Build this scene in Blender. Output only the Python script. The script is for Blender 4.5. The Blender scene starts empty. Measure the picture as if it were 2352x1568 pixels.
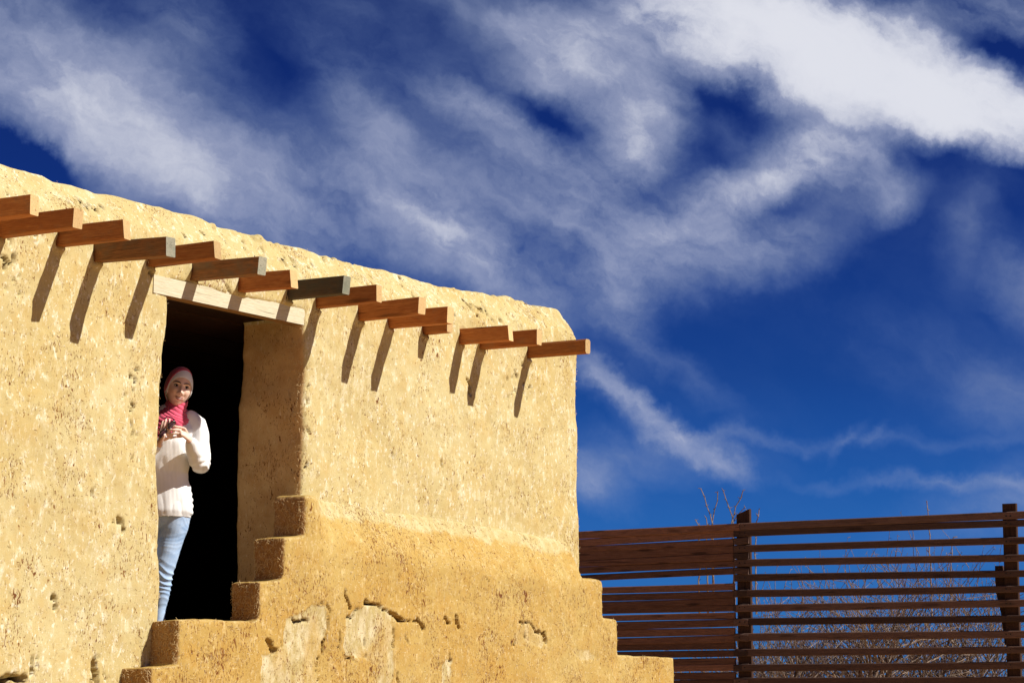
import bpy, bmesh, math, random
import numpy as np
from mathutils import Vector, Matrix, Euler

R = math.radians
random.seed(7)
rng = np.random.default_rng(11)
scn = bpy.context.scene
COL = scn.collection

# ------------------------------------------------------------------ camera
CAMZ = 1.6
FU = 5612.0                                   # focal length, in 1/2352 of the frame width
PITCH = math.atan(816.0 / FU)
cam_d = bpy.data.cameras.new('camera')
cam_d.sensor_width = 36.0
cam_d.lens = 36.0 * FU / 2352.0
cam_d.clip_end = 6000.0
cam = bpy.data.objects.new('camera', cam_d)
cam.location = (0, 0, CAMZ)
cam.rotation_euler = (R(90) + PITCH, 0, 0)
COL.objects.link(cam)
scn.camera = cam

# ------------------------------------------------------------------ view
scn.view_settings.view_transform = 'Standard'
scn.view_settings.look = 'None'
scn.view_settings.gamma = 1.0
scn.view_settings.exposure = 0.56
scn.view_settings.use_curve_mapping = False

# measured directions
DV = Vector((0.506, 0.863, 0)).normalized()   # along the facade, away to the right
NV = Vector((DV.y, -DV.x, 0))                 # out of the facade, towards us
SUNV = (NV * 0.457 + DV * 0.18 + Vector((0, 0, 0.425))).normalized()

sun_d = bpy.data.lights.new('sun', 'SUN')
sun_d.energy = 4.8
sun_d.angle = R(0.53)
sun_d.color = (1.0, 0.95, 0.86)
sun = bpy.data.objects.new('sun', sun_d)
sun.rotation_euler = SUNV.to_track_quat('Z', 'Y').to_euler()
sun.location = (6, -4, 12)
COL.objects.link(sun)

F_ = Vector((0, math.cos(PITCH), math.sin(PITCH)))
U_ = Vector((0, -math.sin(PITCH), math.cos(PITCH)))
X_ = Vector((1, 0, 0))
def ray(x, y):
    return F_ + X_ * ((x - 1176) / FU) + U_ * ((784 - y) / FU)

# ------------------------------------------------------------------ node helper
class NT:
    def __init__(s, tree):
        s.t = tree; s.n = tree.nodes; s.l = tree.links
    def new(s, typ, **kw):
        n = s.n.new(typ)
        for k, v in kw.items(): setattr(n, k, v)
        return n
    def put(s, sock, v):
        if hasattr(v, 'default_value') or hasattr(v, 'is_output'): s.l.new(v, sock)
        else: sock.default_value = v
    def math(s, op, a, b=None, c=None, clamp=False):
        n = s.new('ShaderNodeMath', operation=op, use_clamp=clamp)
        s.put(n.inputs[0], a)
        if b is not None: s.put(n.inputs[1], b)
        if c is not None: s.put(n.inputs[2], c)
        return n.outputs[0]
    def vmath(s, op, a, b=None, scale=None):
        n = s.new('ShaderNodeVectorMath', operation=op)
        s.put(n.inputs[0], a)
        if b is not None: s.put(n.inputs[1], b)
        if scale is not None: s.put(n.inputs['Scale'], scale)
        return n.outputs[0]
    def noise(s, vec, scale, detail=4, rough=0.5, dist=0.0, color=False, lac=2.0):
        n = s.new('ShaderNodeTexNoise')
        s.l.new(vec, n.inputs['Vector'])
        n.inputs['Scale'].default_value = scale
        n.inputs['Detail'].default_value = detail
        n.inputs['Roughness'].default_value = rough
        n.inputs['Lacunarity'].default_value = lac
        n.inputs['Distortion'].default_value = dist
        return n.outputs['Color' if color else 'Fac']
    def mapping(s, vec, loc=(0, 0, 0), rot=(0, 0, 0), scale=(1, 1, 1), typ='POINT'):
        n = s.new('ShaderNodeMapping', vector_type=typ)
        s.l.new(vec, n.inputs['Vector'])
        n.inputs['Location'].default_value = loc
        n.inputs['Rotation'].default_value = rot
        n.inputs['Scale'].default_value = scale
        return n.outputs[0]
    def ramp(s, fac, stops, interp='LINEAR'):
        n = s.new('ShaderNodeValToRGB')
        n.color_ramp.interpolation = interp
        els = n.color_ramp.elements
        while len(els) > 1: els.remove(els[0])
        for i, (p, c) in enumerate(stops):
            e = els[0] if i == 0 else els.new(p)
            e.position = p
            e.color = (*c, 1) if not isinstance(c, (int, float)) else (c, c, c, 1)
        s.l.new(fac, n.inputs[0])
        return n.outputs[0]
    def mix(s, fac, a, b, blend='MIX'):
        n = s.new('ShaderNodeMix', data_type='RGBA', blend_type=blend)
        s.put(n.inputs[0], fac)
        s.put(n.inputs[6], a if hasattr(a, 'is_output') else (*a, 1))
        s.put(n.inputs[7], b if hasattr(b, 'is_output') else (*b, 1))
        return n.outputs[2]
    def maprange(s, v, a, b, c=0.0, d=1.0, smooth=False):
        n = s.new('ShaderNodeMapRange')
        if smooth: n.interpolation_type = 'SMOOTHSTEP'
        s.l.new(v, n.inputs[0])
        for k, q in zip((1, 2, 3, 4), (a, b, c, d)): n.inputs[k].default_value = q
        return n.outputs[0]

# ------------------------------------------------------------------ sky
world = bpy.data.worlds.new('World')
scn.world = world
world.use_nodes = True
W = NT(world.node_tree)
W.n.clear()
sky = W.new('ShaderNodeTexSky', sky_type='NISHITA')
sky.sun_disc = False
sky.sun_elevation = math.asin(SUNV.z)
sky.sun_rotation = math.atan2(SUNV.x, SUNV.y)
sky.altitude = 900
sky.air_density = 1.0; sky.dust_density = 0.2; sky.ozone_density = 4.0
tc = W.new('ShaderNodeTexCoord')
D0 = tc.outputs['Generated']
# deep, polarised desert blue: the sky texture through a saturating tint
SKY_TINT = (0.026, 0.096, 0.315)
skyc = W.mix(1.0, sky.outputs[0], SKY_TINT, 'MULTIPLY')
sepn = W.new('ShaderNodeSeparateXYZ'); W.l.new(D0, sepn.inputs[0])
el = sepn.outputs[2]
skyg = W.ramp(el, [(0.0, (1.6, 1.9, 1.8)), (0.07, (1.25, 1.6, 1.45)), (0.13, (1.0, 1.0, 1.0)), (0.2, (0.85, 0.68, 0.8)), (0.30, (0.95, 0.55, 0.66)), (1.0, (0.8, 0.5, 0.6))])
skyc = W.mix(1.0, skyc, skyg, 'MULTIPLY')

w1 = W.noise(D0, 14.0, 2, 0.5, color=True)
w2 = W.noise(D0, 60.0, 5, 0.6, color=True)
wa = W.vmath('SCALE', W.vmath('SUBTRACT', w1, (0.5, 0.5, 0.5)), scale=0.030)
wb = W.vmath('SCALE', W.vmath('SUBTRACT', w2, (0.5, 0.5, 0.5)), scale=0.017)
DW = W.vmath('ADD', W.vmath('ADD', D0, wa), wb)
# cloud banks: direction (measured), half lengths, tilt (down to the right), weight
BLOBS = [
 (60, 120, 430, 210, 40, .44), (240, 230, 420, 170, 35, .34), (430, 350, 420, 170, 32, .34), (420, 60, 220, 200, 20, .34),
 (700, 470, 420, 160, 30, .46), (860, 380, 360, 130, 30, .30), (1030, 540, 330, 140, 36, .60), (1120, 600, 200, 80, 40, .35),
 (520, 500, 400, 110, 25, .30), (1450, 600, 420, 170, 0, .26), (1250, 470, 300, 130, 20, .20), (1000, 250, 420, 160, 30, .16), (60, 260, 260, 100, 20, .22),
 (780, 130, 260, 120, 55, .16), (900, 300, 260, 90, 30, .18),
 (1180, 60, 420, 130, 12, .44), (1330, 180, 260, 130, 25, .70), (1460, 330, 120, 190, 10, .62), (1160, 285, 220, 55, 24, .55),
 (1320, 350, 280, 90, 5, .28), (1040, 200, 240, 90, 40, .20), (1480, 60, 260, 130, 30, .4),
 (1640, 50, 330, 150, 24, 1.0), (1850, 90, 430, 170, 20, 1.5), (2080, 200, 400, 130, 22, 2.2), (2290, 290, 300, 100, 20, 1.9),
 (1700, 150, 200, 60, 28, .8), (2180, 60, 420, 120, 5, .50), (2350, 20, 260, 90, 10, .35),
 (1860, 330, 130, 120, -40, .62), (1990, 350, 110, 130, -50, .62), (1760, 420, 300, 80, -22, .62), (1960, 440, 200, 80, 5, .42),
 (1620, 500, 240, 90, -20, .42), (1790, 560, 200, 120, -20, .34), (1450, 520, 380, 140, 0, .34), (1600, 620, 380, 90, -8, .32),
 (1300, 430, 260, 90, 10, .30), (1380, 680, 260, 110, 0, .24), (2040, 480, 150, 60, -30, .22),
 (2240, 540, 90, 170, 10, .22), (2352, 660, 90, 110, 0, .35),
 (1380, 860, 130, 50, 52, .44), (1470, 930, 180, 42, 42, .50), (1580, 1000, 190, 42, 30, .40), (1680, 1055, 70, 45, 30, .28),
 (1450, 1040, 330, 80, 2, .32), (1370, 1110, 130, 70, 20, .42), (1460, 760, 80, 130, -20, .34), (1560, 850, 220, 40, 38, .2),
 (1980, 1010, 420, 28, 3, .18), (1650, 1000, 260, 20, 2, .12), (2250, 870, 480, 120, 18, .17), (2140, 1120, 380, 26, 6, .28),
 (2340, 930, 200, 120, 20, .14), (2340, 1190, 330, 110, -6, .30), (1930, 1010, 60, 16, -40, .16), (1990, 1000, 50, 16, -40, .14),
 # gaps
 (1270, 285, 120, 60, 15, -.34), (1600, 230, 130, 60, 45, -.14), (1690, 270, 130, 45, 20, -.20), (1640, 310, 300, 170, 10, .26), (620, 100, 420, 190, 45, .13), (1620, 340, 150, 70, 30, -.2), (60, 350, 200, 50, 15, -.50),
 (1500, 470, 160, 60, 0, -.22), (2300, 110, 160, 50, 22, -.40), (1820, 490, 90, 40, -30, -.2), (600, 110, 330, 90, 50, -.20),
 (980, 80, 200, 110, 40, -.14),
]
acc = None
for (bx, by, a, b, ang, w) in BLOBS:
    c = ray(bx, by).normalized()
    al = R(ang)
    A = (X_ * math.cos(al) - U_ * math.sin(al)); A = (A - c * A.dot(c)).normalized()
    B = c.cross(A).normalized()
    m = Matrix((A, B, c)).transposed()
    v = W.mapping(DW, c, m.to_euler(), (a / FU * 1.15, b / FU * 1.15, 0.5), 'TEXTURE')
    g = W.new('ShaderNodeTexGradient', gradient_type='QUADRATIC_SPHERE') if False else W.new('ShaderNodeTexGradient', gradient_type='SPHERICAL')
    W.l.new(v, g.inputs[0])
    gs = W.maprange(g.outputs['Fac'], 0, 1, 0, w, smooth=True) if False else W.math('POWER', g.outputs['Fac'], 1.15)
    acc = W.math('MULTIPLY', gs, w * 1.0) if acc is None else W.math('MULTIPLY_ADD', gs, w * 1.0, acc)
# streaky structure of the veil, and loose cirrus over the whole sky
cdir = ray(1176, 500).normalized()
al = R(27)
A = (X_ * math.cos(al) - U_ * math.sin(al)); A = (A - cdir * A.dot(cdir)).normalized()
Mrot = Matrix((A, cdir.cross(A).normalized(), cdir)).transposed()
st = W.mapping(DW, (0, 0, 0), Mrot.to_euler(), (2.2, 1.0, 1.0), 'TEXTURE')
n1 = W.noise(st, 22.0, 7, 0.56)
n2 = W.noise(st, 75.0, 6, 0.62)
tex = W.math('ADD', W.math('MULTIPLY', W.math('SUBTRACT', n1, 0.5), 2.6), W.math('MULTIPLY', W.math('SUBTRACT', n2, 0.5), 1.5))
dens = W.math('MULTIPLY', acc, W.math('ADD', tex, 1.0))
thin = W.maprange(n1, 0.42, 0.8, 0.0, 0.32)
glob = W.maprange(W.noise(D0, 3.2, 5, 0.6), 0.50, 0.70, 0.0, 0.55, smooth=True)
# the loose cirrus elsewhere fades in outside the measured banks
near = W.maprange(W.vmath('DISTANCE', D0, tuple(cdir)), 0.20, 0.42, 0.0, 1.0, smooth=True)
dv = W.new('ShaderNodeVectorMath', operation='DISTANCE'); W.l.new(D0, dv.inputs[0]); dv.inputs[1].default_value = tuple(cdir)
near = W.maprange(dv.outputs['Value'], 0.22, 0.42, 0.0, 1.0, smooth=True)
dens = W.math('ADD', dens, W.math('MULTIPLY', thin, 0.30))
dens = W.math('MULTIPLY_ADD', glob, near, dens)
dens = W.math('MAXIMUM', dens, 0.0)
cover = W.math('SUBTRACT', 1.0, W.math('EXPONENT', W.math('MULTIPLY', W.math('POWER', dens, 1.25), -1.55)))
cloudc = W.ramp(cover, [(0.0, (0.10, 0.19, 0.42)), (0.35, (0.17, 0.23, 0.38)), (0.7, (0.265, 0.30, 0.42)), (1.0, (0.50, 0.51, 0.56))])
bg = W.new('ShaderNodeBackground'); bg.inputs[1].default_value = 0.1
scl = W.vmath('SCALE', cloudc, scale=10.0)
mx = W.new('ShaderNodeMix', data_type='RGBA', clamp_result=False, clamp_factor=True)
W.l.new(cover, mx.inputs[0]); W.l.new(skyc, mx.inputs[6]); W.l.new(scl, mx.inputs[7])
W.l.new(mx.outputs[2], bg.inputs[0])
wo = W.new('ShaderNodeOutputWorld'); W.l.new(bg.outputs[0], wo.inputs[0])

# ------------------------------------------------------------------ numpy noise
def _h(ix, iy, iz, seed):
    n = (ix * 374761393 + iy * 668265263 + iz * 2147483647 + seed * 1274126177) & 0xFFFFFFFF
    n = ((n ^ (n >> 13)) * 1274126177) & 0xFFFFFFFF
    n = (n ^ (n >> 16)) & 0xFFFFFFFF
    return n / 4294967295.0
def vn(p, sc, seed=0):
    p = p * sc + 100.0
    i = np.floor(p).astype(np.int64); f = p - i; f = f * f * (3 - 2 * f)
    r = 0
    for dx in (0, 1):
        for dy in (0, 1):
            for dz in (0, 1):
                w = (f[:, 0] if dx else 1 - f[:, 0]) * (f[:, 1] if dy else 1 - f[:, 1]) * (f[:, 2] if dz else 1 - f[:, 2])
                r = r + w * _h(i[:, 0] + dx, i[:, 1] + dy, i[:, 2] + dz, seed)
    return r * 2 - 1
def smooth01(t):
    t = np.clip(t, 0, 1); return t * t * (3 - 2 * t)

# ------------------------------------------------------------------ object helpers
def props(o, label=None, cat=None, group=None, kind=None):
    if label: o['label'] = label
    if cat: o['category'] = cat
    if group: o['group'] = group
    if kind: o['kind'] = kind
    return o
def link(name, me, mat=None, parent=None, smooth=True):
    me.name = name
    o = bpy.data.objects.new(name, me); COL.objects.link(o)
    if mat is not None:
        me.materials.clear()
        for m in (mat if isinstance(mat, (list, tuple)) else [mat]): me.materials.append(m)
    if parent: o.parent = parent
    if smooth: me.shade_smooth()
    return o
def empty(name, loc, rz=0.0):
    o = bpy.data.objects.new(name, None); COL.objects.link(o)
    o.location = loc; o.rotation_euler = (0, 0, rz); o.empty_display_size = 0.2
    return o
def mesh_from(verts, faces):
    me = bpy.data.meshes.new('m'); me.from_pydata([tuple(v) for v in verts], [], faces); me.update()
    return me
def get_co(me):
    c = np.empty(len(me.vertices) * 3, np.float32); me.vertices.foreach_get('co', c); return c.reshape(-1, 3).astype(np.float64)
def set_co(me, c):
    me.vertices.foreach_set('co', c.astype(np.float32).ravel()); me.update()
def get_no(me):
    c = np.empty(len(me.vertices) * 3, np.float32); me.vertices.foreach_get('normal', c); return c.reshape(-1, 3).astype(np.float64)
def lap(me, co, it, lam=0.5):
    e = np.empty(len(me.edges) * 2, np.int32); me.edges.foreach_get('vertices', e); e = e.reshape(-1, 2)
    n = len(co); deg = np.bincount(e.ravel(), minlength=n).astype(float)[:, None]; deg[deg == 0] = 1
    for _ in range(it):
        s = np.stack([np.bincount(e[:, 0], co[e[:, 1], k], n) + np.bincount(e[:, 1], co[e[:, 0], k], n) for k in range(3)], 1)
        co = co + lam * (s / deg - co)
    return co
def bm_mesh(bm):
    bmesh.ops.recalc_face_normals(bm, faces=bm.faces)
    me = bpy.data.meshes.new('m'); bm.to_mesh(me); bm.free(); return me
def prism(bm, pts, y0, y1):
    """closed polygon pts in (x,z), extruded from y0 to y1"""
    a = [bm.verts.new((x, y0, z)) for x, z in pts]; b = [bm.verts.new((x, y1, z)) for x, z in pts]
    bm.faces.new(a); bm.faces.new(b[::-1])
    n = len(pts)
    for i in range(n): bm.faces.new((a[i], b[i], b[(i + 1) % n], a[(i + 1) % n]))
def box(bm, x0, x1, y0, y1, z0, z1):
    prism(bm, [(x0, z0), (x1, z0), (x1, z1), (x0, z1)], y0, y1)
def remesh(me, voxel):
    o = bpy.data.objects.new('tmp', me); COL.objects.link(o)
    m = o.modifiers.new('r', 'REMESH'); m.mode = 'VOXEL'; m.voxel_size = voxel; m.adaptivity = 0
    dg = bpy.context.evaluated_depsgraph_get()
    r = bpy.data.meshes.new_from_object(o.evaluated_get(dg), depsgraph=dg)
    bpy.data.objects.remove(o); return r
def beveled_box(w, l, h, bev=0.004, lseg=1, seed=0, warp=0.0):
    """box: x 0..l, y -w/2..w/2, z 0..h, bevelled, slightly warped along its length"""
    bm = bmesh.new()
    xs = [l * i / lseg for i in range(lseg + 1)]
    rr = random.Random(seed)
    ph = rr.random() * 6; am = warp * rr.uniform(.5, 1)
    rings = []
    for x in xs:
        dz = am * math.sin(x * 1.3 + ph); dy = am * .6 * math.sin(x * .9 + ph * 2)
        b = bev
        pr = [(-w/2+b, 0), (w/2-b, 0), (w/2, b), (w/2, h-b), (w/2-b, h), (-w/2+b, h), (-w/2, h-b), (-w/2, b)]
        rings.append([bm.verts.new((x, p + dy, q + dz)) for p, q in pr])
    for r0, r1 in zip(rings, rings[1:]):
        for i in range(8): bm.faces.new((r0[i], r0[(i+1) % 8], r1[(i+1) % 8], r1[i]))
    bm.faces.new(rings[0][::-1]); bm.faces.new(rings[-1])
    return bm_mesh(bm)
def loft(bm, rings, seg=20, closed=True):
    """rings: (x,y,z,ra,rb[,axis]) ; tangent-framed rings"""
    P = [Vector(r[:3]) for r in rings]
    vs = []; ref = None
    for i, r in enumerate(rings):
        t = (P[min(i+1, len(P)-1)] - P[max(i-1, 0)]).normalized()
        if ref is None:
            ref = Vector((1, 0, 0)) if abs(t.x) < .8 else Vector((0, 1, 0))
        a = (ref - t * ref.dot(t)).normalized(); ref = a
        b = t.cross(a).normalized()
        vs.append([bm.verts.new(P[i] + a * (r[3] * math.cos(2*math.pi*k/seg)) + b * (r[4] * math.sin(2*math.pi*k/seg))) for k in range(seg)])
    for r0, r1 in zip(vs, vs[1:]):
        for k in range(seg): bm.faces.new((r0[k], r0[(k+1) % seg], r1[(k+1) % seg], r1[k]))
    if closed: bm.faces.new(vs[0][::-1]); bm.faces.new(vs[-1])
    return vs
def rloft(bm, rings, seg=20):
    """loft with hemispherical ends"""
    P0, P1 = Vector(rings[0][:3]), Vector(rings[1][:3]); t = (P0 - P1).normalized()
    Q0, Q1 = Vector(rings[-1][:3]), Vector(rings[-2][:3]); u = (Q0 - Q1).normalized()
    st, en = [], []
    for a in (80, 55, 28):
        s, c = math.sin(R(a)), math.cos(R(a))
        p = P0 + t * s * min(rings[0][3], rings[0][4]); st.append((*p, rings[0][3]*c, rings[0][4]*c))
        p = Q0 + u * s * min(rings[-1][3], rings[-1][4]); en.append((*p, rings[-1][3]*c, rings[-1][4]*c))
    loft(bm, st + list(rings) + en[::-1], seg)

# ------------------------------------------------------------------ measured planes
class Plane:
    """vertical plane through P0, running along D (unit, horizontal); local s along D, z up; pr = offset towards us"""
    def __init__(s, P0, D):
        s.P0 = P0; s.D = D; s.N = Vector((D.y, -D.x, 0))
    def at(s, x, y, pr=0.0):
        d = ray(x, y); o = Vector((0, 0, CAMZ))
        t = ((s.P0 - o).dot(s.N) + pr) / d.dot(s.N)
        p = o + d * t
        return ((p - s.P0).dot(s.D), p.z)
    def world(s, sx, y, z):
        return s.P0 + s.D * sx - s.N * y + Vector((0, 0, z - s.P0.z))
def plane_through(x, depth, vpx):
    d = ray(x, 1600); P = d * depth; P.z = 0
    D = Vector(((vpx - 1176) / FU * math.cos(PITCH), 1, 0)).normalized()
    return P, D
P0, _ = plane_through(365, 13.0, 4500)
FAC = Plane(P0, DV)
HRZ = math.atan2(DV.y, DV.x)
fa = FAC.at

# ------------------------------------------------------------------ materials
def pbr(name, rough=0.9, spec=0.2):
    m = bpy.data.materials.new(name); m.use_nodes = True
    n = NT(m.node_tree); b = m.node_tree.nodes['Principled BSDF']
    b.inputs['Roughness'].default_value = rough
    b.inputs['Specular IOR Level'].default_value = spec
    return m, n, b
def bump(n, b, h, strength, dist, prev=None):
    k = n.new('ShaderNodeBump'); k.inputs['Strength'].default_value = strength; k.inputs['Distance'].default_value = dist
    n.l.new(h, k.inputs['Height'])
    if prev: n.l.new(prev, k.inputs['Normal'])
    if b: n.l.new(k.outputs[0], b.inputs['Normal'])
    return k.outputs[0]

def adobe(name, pale, ochre, patchy=True, PT=0.676, BL=0.60, RV=((0.60, 0.385, 0.165), (0.50, 0.29, 0.11))):
    m, n, b = pbr(name, 0.95, 0.08)
    tcn = n.new('ShaderNodeTexCoord'); P = tcn.outputs['Object']
    big = n.noise(P, 1.3, 4, 0.55)
    mid = n.noise(P, 7.0, 5, 0.6)
    base = n.mix(n.maprange(big, 0.35, 0.65), pale, ochre)
    base = n.mix(n.maprange(mid, 0.46, 0.72, 0, 0.55), base, tuple(c * f for c, f in zip(ochre, (.98, .84, .62))))
    # pale mineral bloom where trowelled smooth
    bl = n.noise(n.mapping(P, scale=(1, 1, .55)), 16.0, 5, 0.68)
    base = n.mix(n.maprange(bl, 0.53, 0.64, 0, BL), base, tuple(min(.8, c * f) for c, f in zip(pale, (1.22, 1.30, 1.65))))
    bl2 = n.noise(n.mapping(P, rot=(.2, .35, 0), scale=(1, 1, .7)), 48.0, 4, 0.62)
    base = n.mix(n.maprange(n.math('ADD', bl2, n.math('MULTIPLY', n.math('SUBTRACT', bl, .5), .35)), 0.59, 0.66, 0, BL + .15), base, tuple(min(.85, c * f) for c, f in zip(pale, (1.42, 1.55, 2.3))))
    if patchy:
        at = n.new('ShaderNodeAttribute', attribute_name='patch')
        base = n.mix(at.outputs['Fac'], base, n.mix(n.maprange(bl, .42, .62), (0.40, 0.325, 0.145), (0.58, 0.52, 0.34)))
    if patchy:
        at2 = n.new('ShaderNodeAttribute', attribute_name='reveal_shade')
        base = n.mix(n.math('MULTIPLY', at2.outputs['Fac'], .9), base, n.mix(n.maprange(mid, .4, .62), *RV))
        at3 = n.new('ShaderNodeAttribute', attribute_name='overlap')
        base = n.mix(at3.outputs['Fac'], base, n.mix(n.maprange(bl, .45, .62), (0.455, 0.375, 0.175), (0.54, 0.47, 0.27)))
    # fine grain
    fine = n.noise(P, 150.0, 3, 0.7)
    base = n.mix(n.maprange(fine, 0.45, 0.80, 0.0, 0.32), base, tuple(c * f for c, f in zip(ochre, (.80, .60, .38))))
    # chaff pits: small, upright, reddish brown, in drifts
    cl = n.noise(P, 3.2, 4, 0.65)
    cls = n.math('MULTIPLY', n.math('SUBTRACT', cl, 0.5), 0.50)
    sp = n.noise(n.mapping(P, rot=(0, .25, 0), scale=(1, 1, .52)), 86.0, 2, 0.55, dist=0.8)
    sp3 = n.noise(n.mapping(P, rot=(0, -.75, .5), scale=(1, 1, .36)), 125.0, 2, 0.55, dist=0.5)
    spk = n.math('MAXIMUM', n.maprange(n.math('ADD', sp, cls), PT, PT + 0.03), n.math('MULTIPLY', n.maprange(n.math('ADD', sp3, cls), PT - .005, PT + 0.03), .75))
    sp4 = n.noise(n.mapping(P, rot=(0, .3, .2), scale=(1, 1, .46)), 44.0, 2, 0.5, dist=0.9)
    spk = n.math('MAXIMUM', spk, n.maprange(n.math('ADD', sp4, cls), PT + .045, PT + .065))
    base = n.mix(n.math('MULTIPLY', spk, 0.95), base, (0.13, 0.040, 0.012))
    at4 = n.new('ShaderNodeAttribute', attribute_name='crack_shade')
    base = n.mix(n.math('MULTIPLY', at4.outputs['Fac'], .9), base, (0.060, 0.022, 0.009))  # shade inside the cracks, painted into the colour
    halo = n.maprange(n.math('ADD', sp, cls), PT - .06, PT + .02, 0, .22)
    base = n.mix(halo, base, (0.42, 0.22, 0.06))
    # straw: light slivers
    sw = n.noise(n.mapping(P, rot=(0, .5, 0), scale=(1, 1, .16)), 130.0, 2, 0.5, dist=1.2)
    sw2 = n.noise(n.mapping(P, rot=(0, -.7, .4), scale=(.2, 1, 1)), 130.0, 2, 0.5, dist=1.2)
    sk = n.math('MAXIMUM', n.maprange(sw, 0.66, 0.70), n.maprange(sw2, 0.67, 0.71))
    base = n.mix(n.math('MULTIPLY', sk, 0.6), base, (0.72, 0.62, 0.40))
    n.l.new(base, b.inputs['Base Color'])
    h = n.math('ADD', n.math('MULTIPLY', fine, 0.5), n.math('MULTIPLY', bl, 0.9))
    h = n.math('SUBTRACT', h, n.math('MULTIPLY', spk, 1.0))
    h = n.math('ADD', h, n.math('MULTIPLY', sk, 0.3))
    b0 = bump(n, None, mid, 0.3, 0.008)
    bump(n, b, h, 0.6, 0.004, b0)
    return m
M_wall = adobe('adobe_plaster', (0.505, 0.435, 0.230), (0.470, 0.375, 0.165))
M_step = adobe('adobe_step_plaster', (0.445, 0.325, 0.115), (0.405, 0.262, 0.072), PT=0.660, BL=0.34, RV=((0.34, 0.185, 0.075), (0.27, 0.135, 0.05)))  # RV here is painted shade for the risers
M_in, n_, b_ = pbr('room_shade_earth', 1.0, 0.0)  # near-black: indoor shade put into the base colour
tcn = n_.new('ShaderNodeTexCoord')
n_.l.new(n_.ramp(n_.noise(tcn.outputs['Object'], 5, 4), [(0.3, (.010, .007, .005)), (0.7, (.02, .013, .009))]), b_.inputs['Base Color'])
M_ground, n_, b_ = pbr('sandy_ground', 1.0, 0.0)
tcn = n_.new('ShaderNodeTexCoord')
g_ = n_.ramp(n_.noise(tcn.outputs['Object'], .6, 8, .65), [(0.3, (.46, .285, .12)), (0.7, (.54, .35, .16))])
n_.l.new(g_, b_.inputs['Base Color'])
bump(n_, b_, n_.noise(tcn.outputs['Object'], 9, 6, .7), .6, .05)

def wood(name, light, dark, scale=1.0, knots=0.5, rough=0.8, weather=0.0, grey=(.2, .19, .16)):
    m, n, b = pbr(name, rough, 0.15)
    tcn = n.new('ShaderNodeTexCoord'); oi = n.new('ShaderNodeObjectInfo')
    off = n.vmath('SCALE', n.vmath('ADD', (1.0, 2.3, 3.1), (0, 0, 0)), scale=oi.outputs['Random'])
    off = n.vmath('SCALE', off, scale=17.0)
    P = n.vmath('ADD', tcn.outputs['Object'], off)
    g = n.noise(n.mapping(P, scale=(1.2, 16, 16)), 5.0 * scale, 6, 0.62, dist=1.6)
    g2 = n.noise(n.mapping(P, scale=(2, 60, 60)), 9.0 * scale, 4, 0.6)
    c = n.mix(n.maprange(g, 0.32, 0.68), light, dark)
    c = n.mix(n.maprange(g2, 0.45, 0.75, 0, .6), c, tuple(x * .5 for x in dark))
    ck = n.noise(n.mapping(P, scale=(.5, 22, 22)), 3.4, 3, 0.5, dist=.8)
    c = n.mix(n.maprange(ck, 0.66, 0.70, 0, .8), c, tuple(x * .22 for x in dark))
    if weather > 0:
        wn = n.noise(n.mapping(P, scale=(3, 5, 5)), 2.2, 5, 0.65)
        c = n.mix(n.maprange(wn, 0.62 - .5 * weather, 0.85 - .4 * weather, 0, .9), c, grey)
    # knots
    vo = n.new('ShaderNodeTexVoronoi', feature='F1'); n.l.new(n.mapping(P, scale=(1.9, 12, 12)), vo.inputs['Vector']); vo.inputs['Scale'].default_value = 1.0
    kn = n.maprange(vo.outputs['Distance'], 0.10, 0.24, knots, 0.0, smooth=True)
    c = n.mix(kn, c, tuple(x * .28 for x in dark))
    # each board its own tone
    tone = n.maprange(oi.outputs['Random'], 0, 1, *((0.50, 1.45) if 'stained' in name else (0.75, 1.2)))
    c = n.mix(1.0, c, n.new('ShaderNodeCombineColor').outputs[0], 'MULTIPLY') if False else n.vmath('SCALE', c, scale=tone)
    n.l.new(c, b.inputs['Base Color'])
    bump(n, b, n.math('ADD', g, n.math('MULTIPLY', g2, .6)), 0.5, 0.004)
    return m
M_beam = wood('orange_pine', (0.50, 0.20, 0.060), (0.34, 0.105, 0.028), 1.0, .55, weather=.12, grey=(.28, .16, .08))
M_beamg = wood('weathered_pine', (0.38, 0.17, 0.065), (0.17, 0.085, 0.036), 1.0, .5, weather=.30, grey=(.17, .13, .08))
M_beamd = wood('dark_weathered_pine', (0.20, 0.12, 0.06), (0.09, 0.055, 0.03), 1.0, .5, weather=.6, grey=(.09, .085, .06))
M_end = wood('sawn_pine_end', (0.66, 0.47, 0.24), (0.56, 0.36, 0.15), 1.0, .2)
M_endg = wood('weathered_pine_end', (0.44, 0.42, 0.32), (0.26, 0.25, 0.18), 1.5, .2, weather=.3, grey=(.16, .2, .15))
M_lintel = wood('bleached_lintel_wood', (0.72, 0.67, 0.51), (0.62, 0.55, 0.37), 0.8, .1)
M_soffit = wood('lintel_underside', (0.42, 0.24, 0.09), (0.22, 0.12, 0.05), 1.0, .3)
M_plank = wood('shade_dark_plank', (0.045, 0.02, 0.012), (0.02, 0.010, 0.006), 0.7, .3)  # near-black wood, the doorway's inner shade painted in
M_fence = wood('dark_stained_board', (0.25, 0.120, 0.075), (0.13, 0.060, 0.039), 0.7, .8, rough=.75)
M_fencer = wood('dark_stained_slat', (0.135, 0.078, 0.058), (0.08, 0.045, 0.034), 0.7, .5, rough=.75)
M_post = wood('dark_fence_post', (0.070, 0.033, 0.020), (0.035, 0.016, 0.011), 0.7, .6)

# ------------------------------------------------------------------ ground
me = mesh_from([(-2500, -2500, 0), (2500, -2500, 0), (2500, 2500, 0), (-2500, 2500, 0)], [(0, 1, 2, 3)])
props(link('ground', me, M_ground, smooth=False), 'pale sandy desert ground around the mud house', kind='structure')

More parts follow.
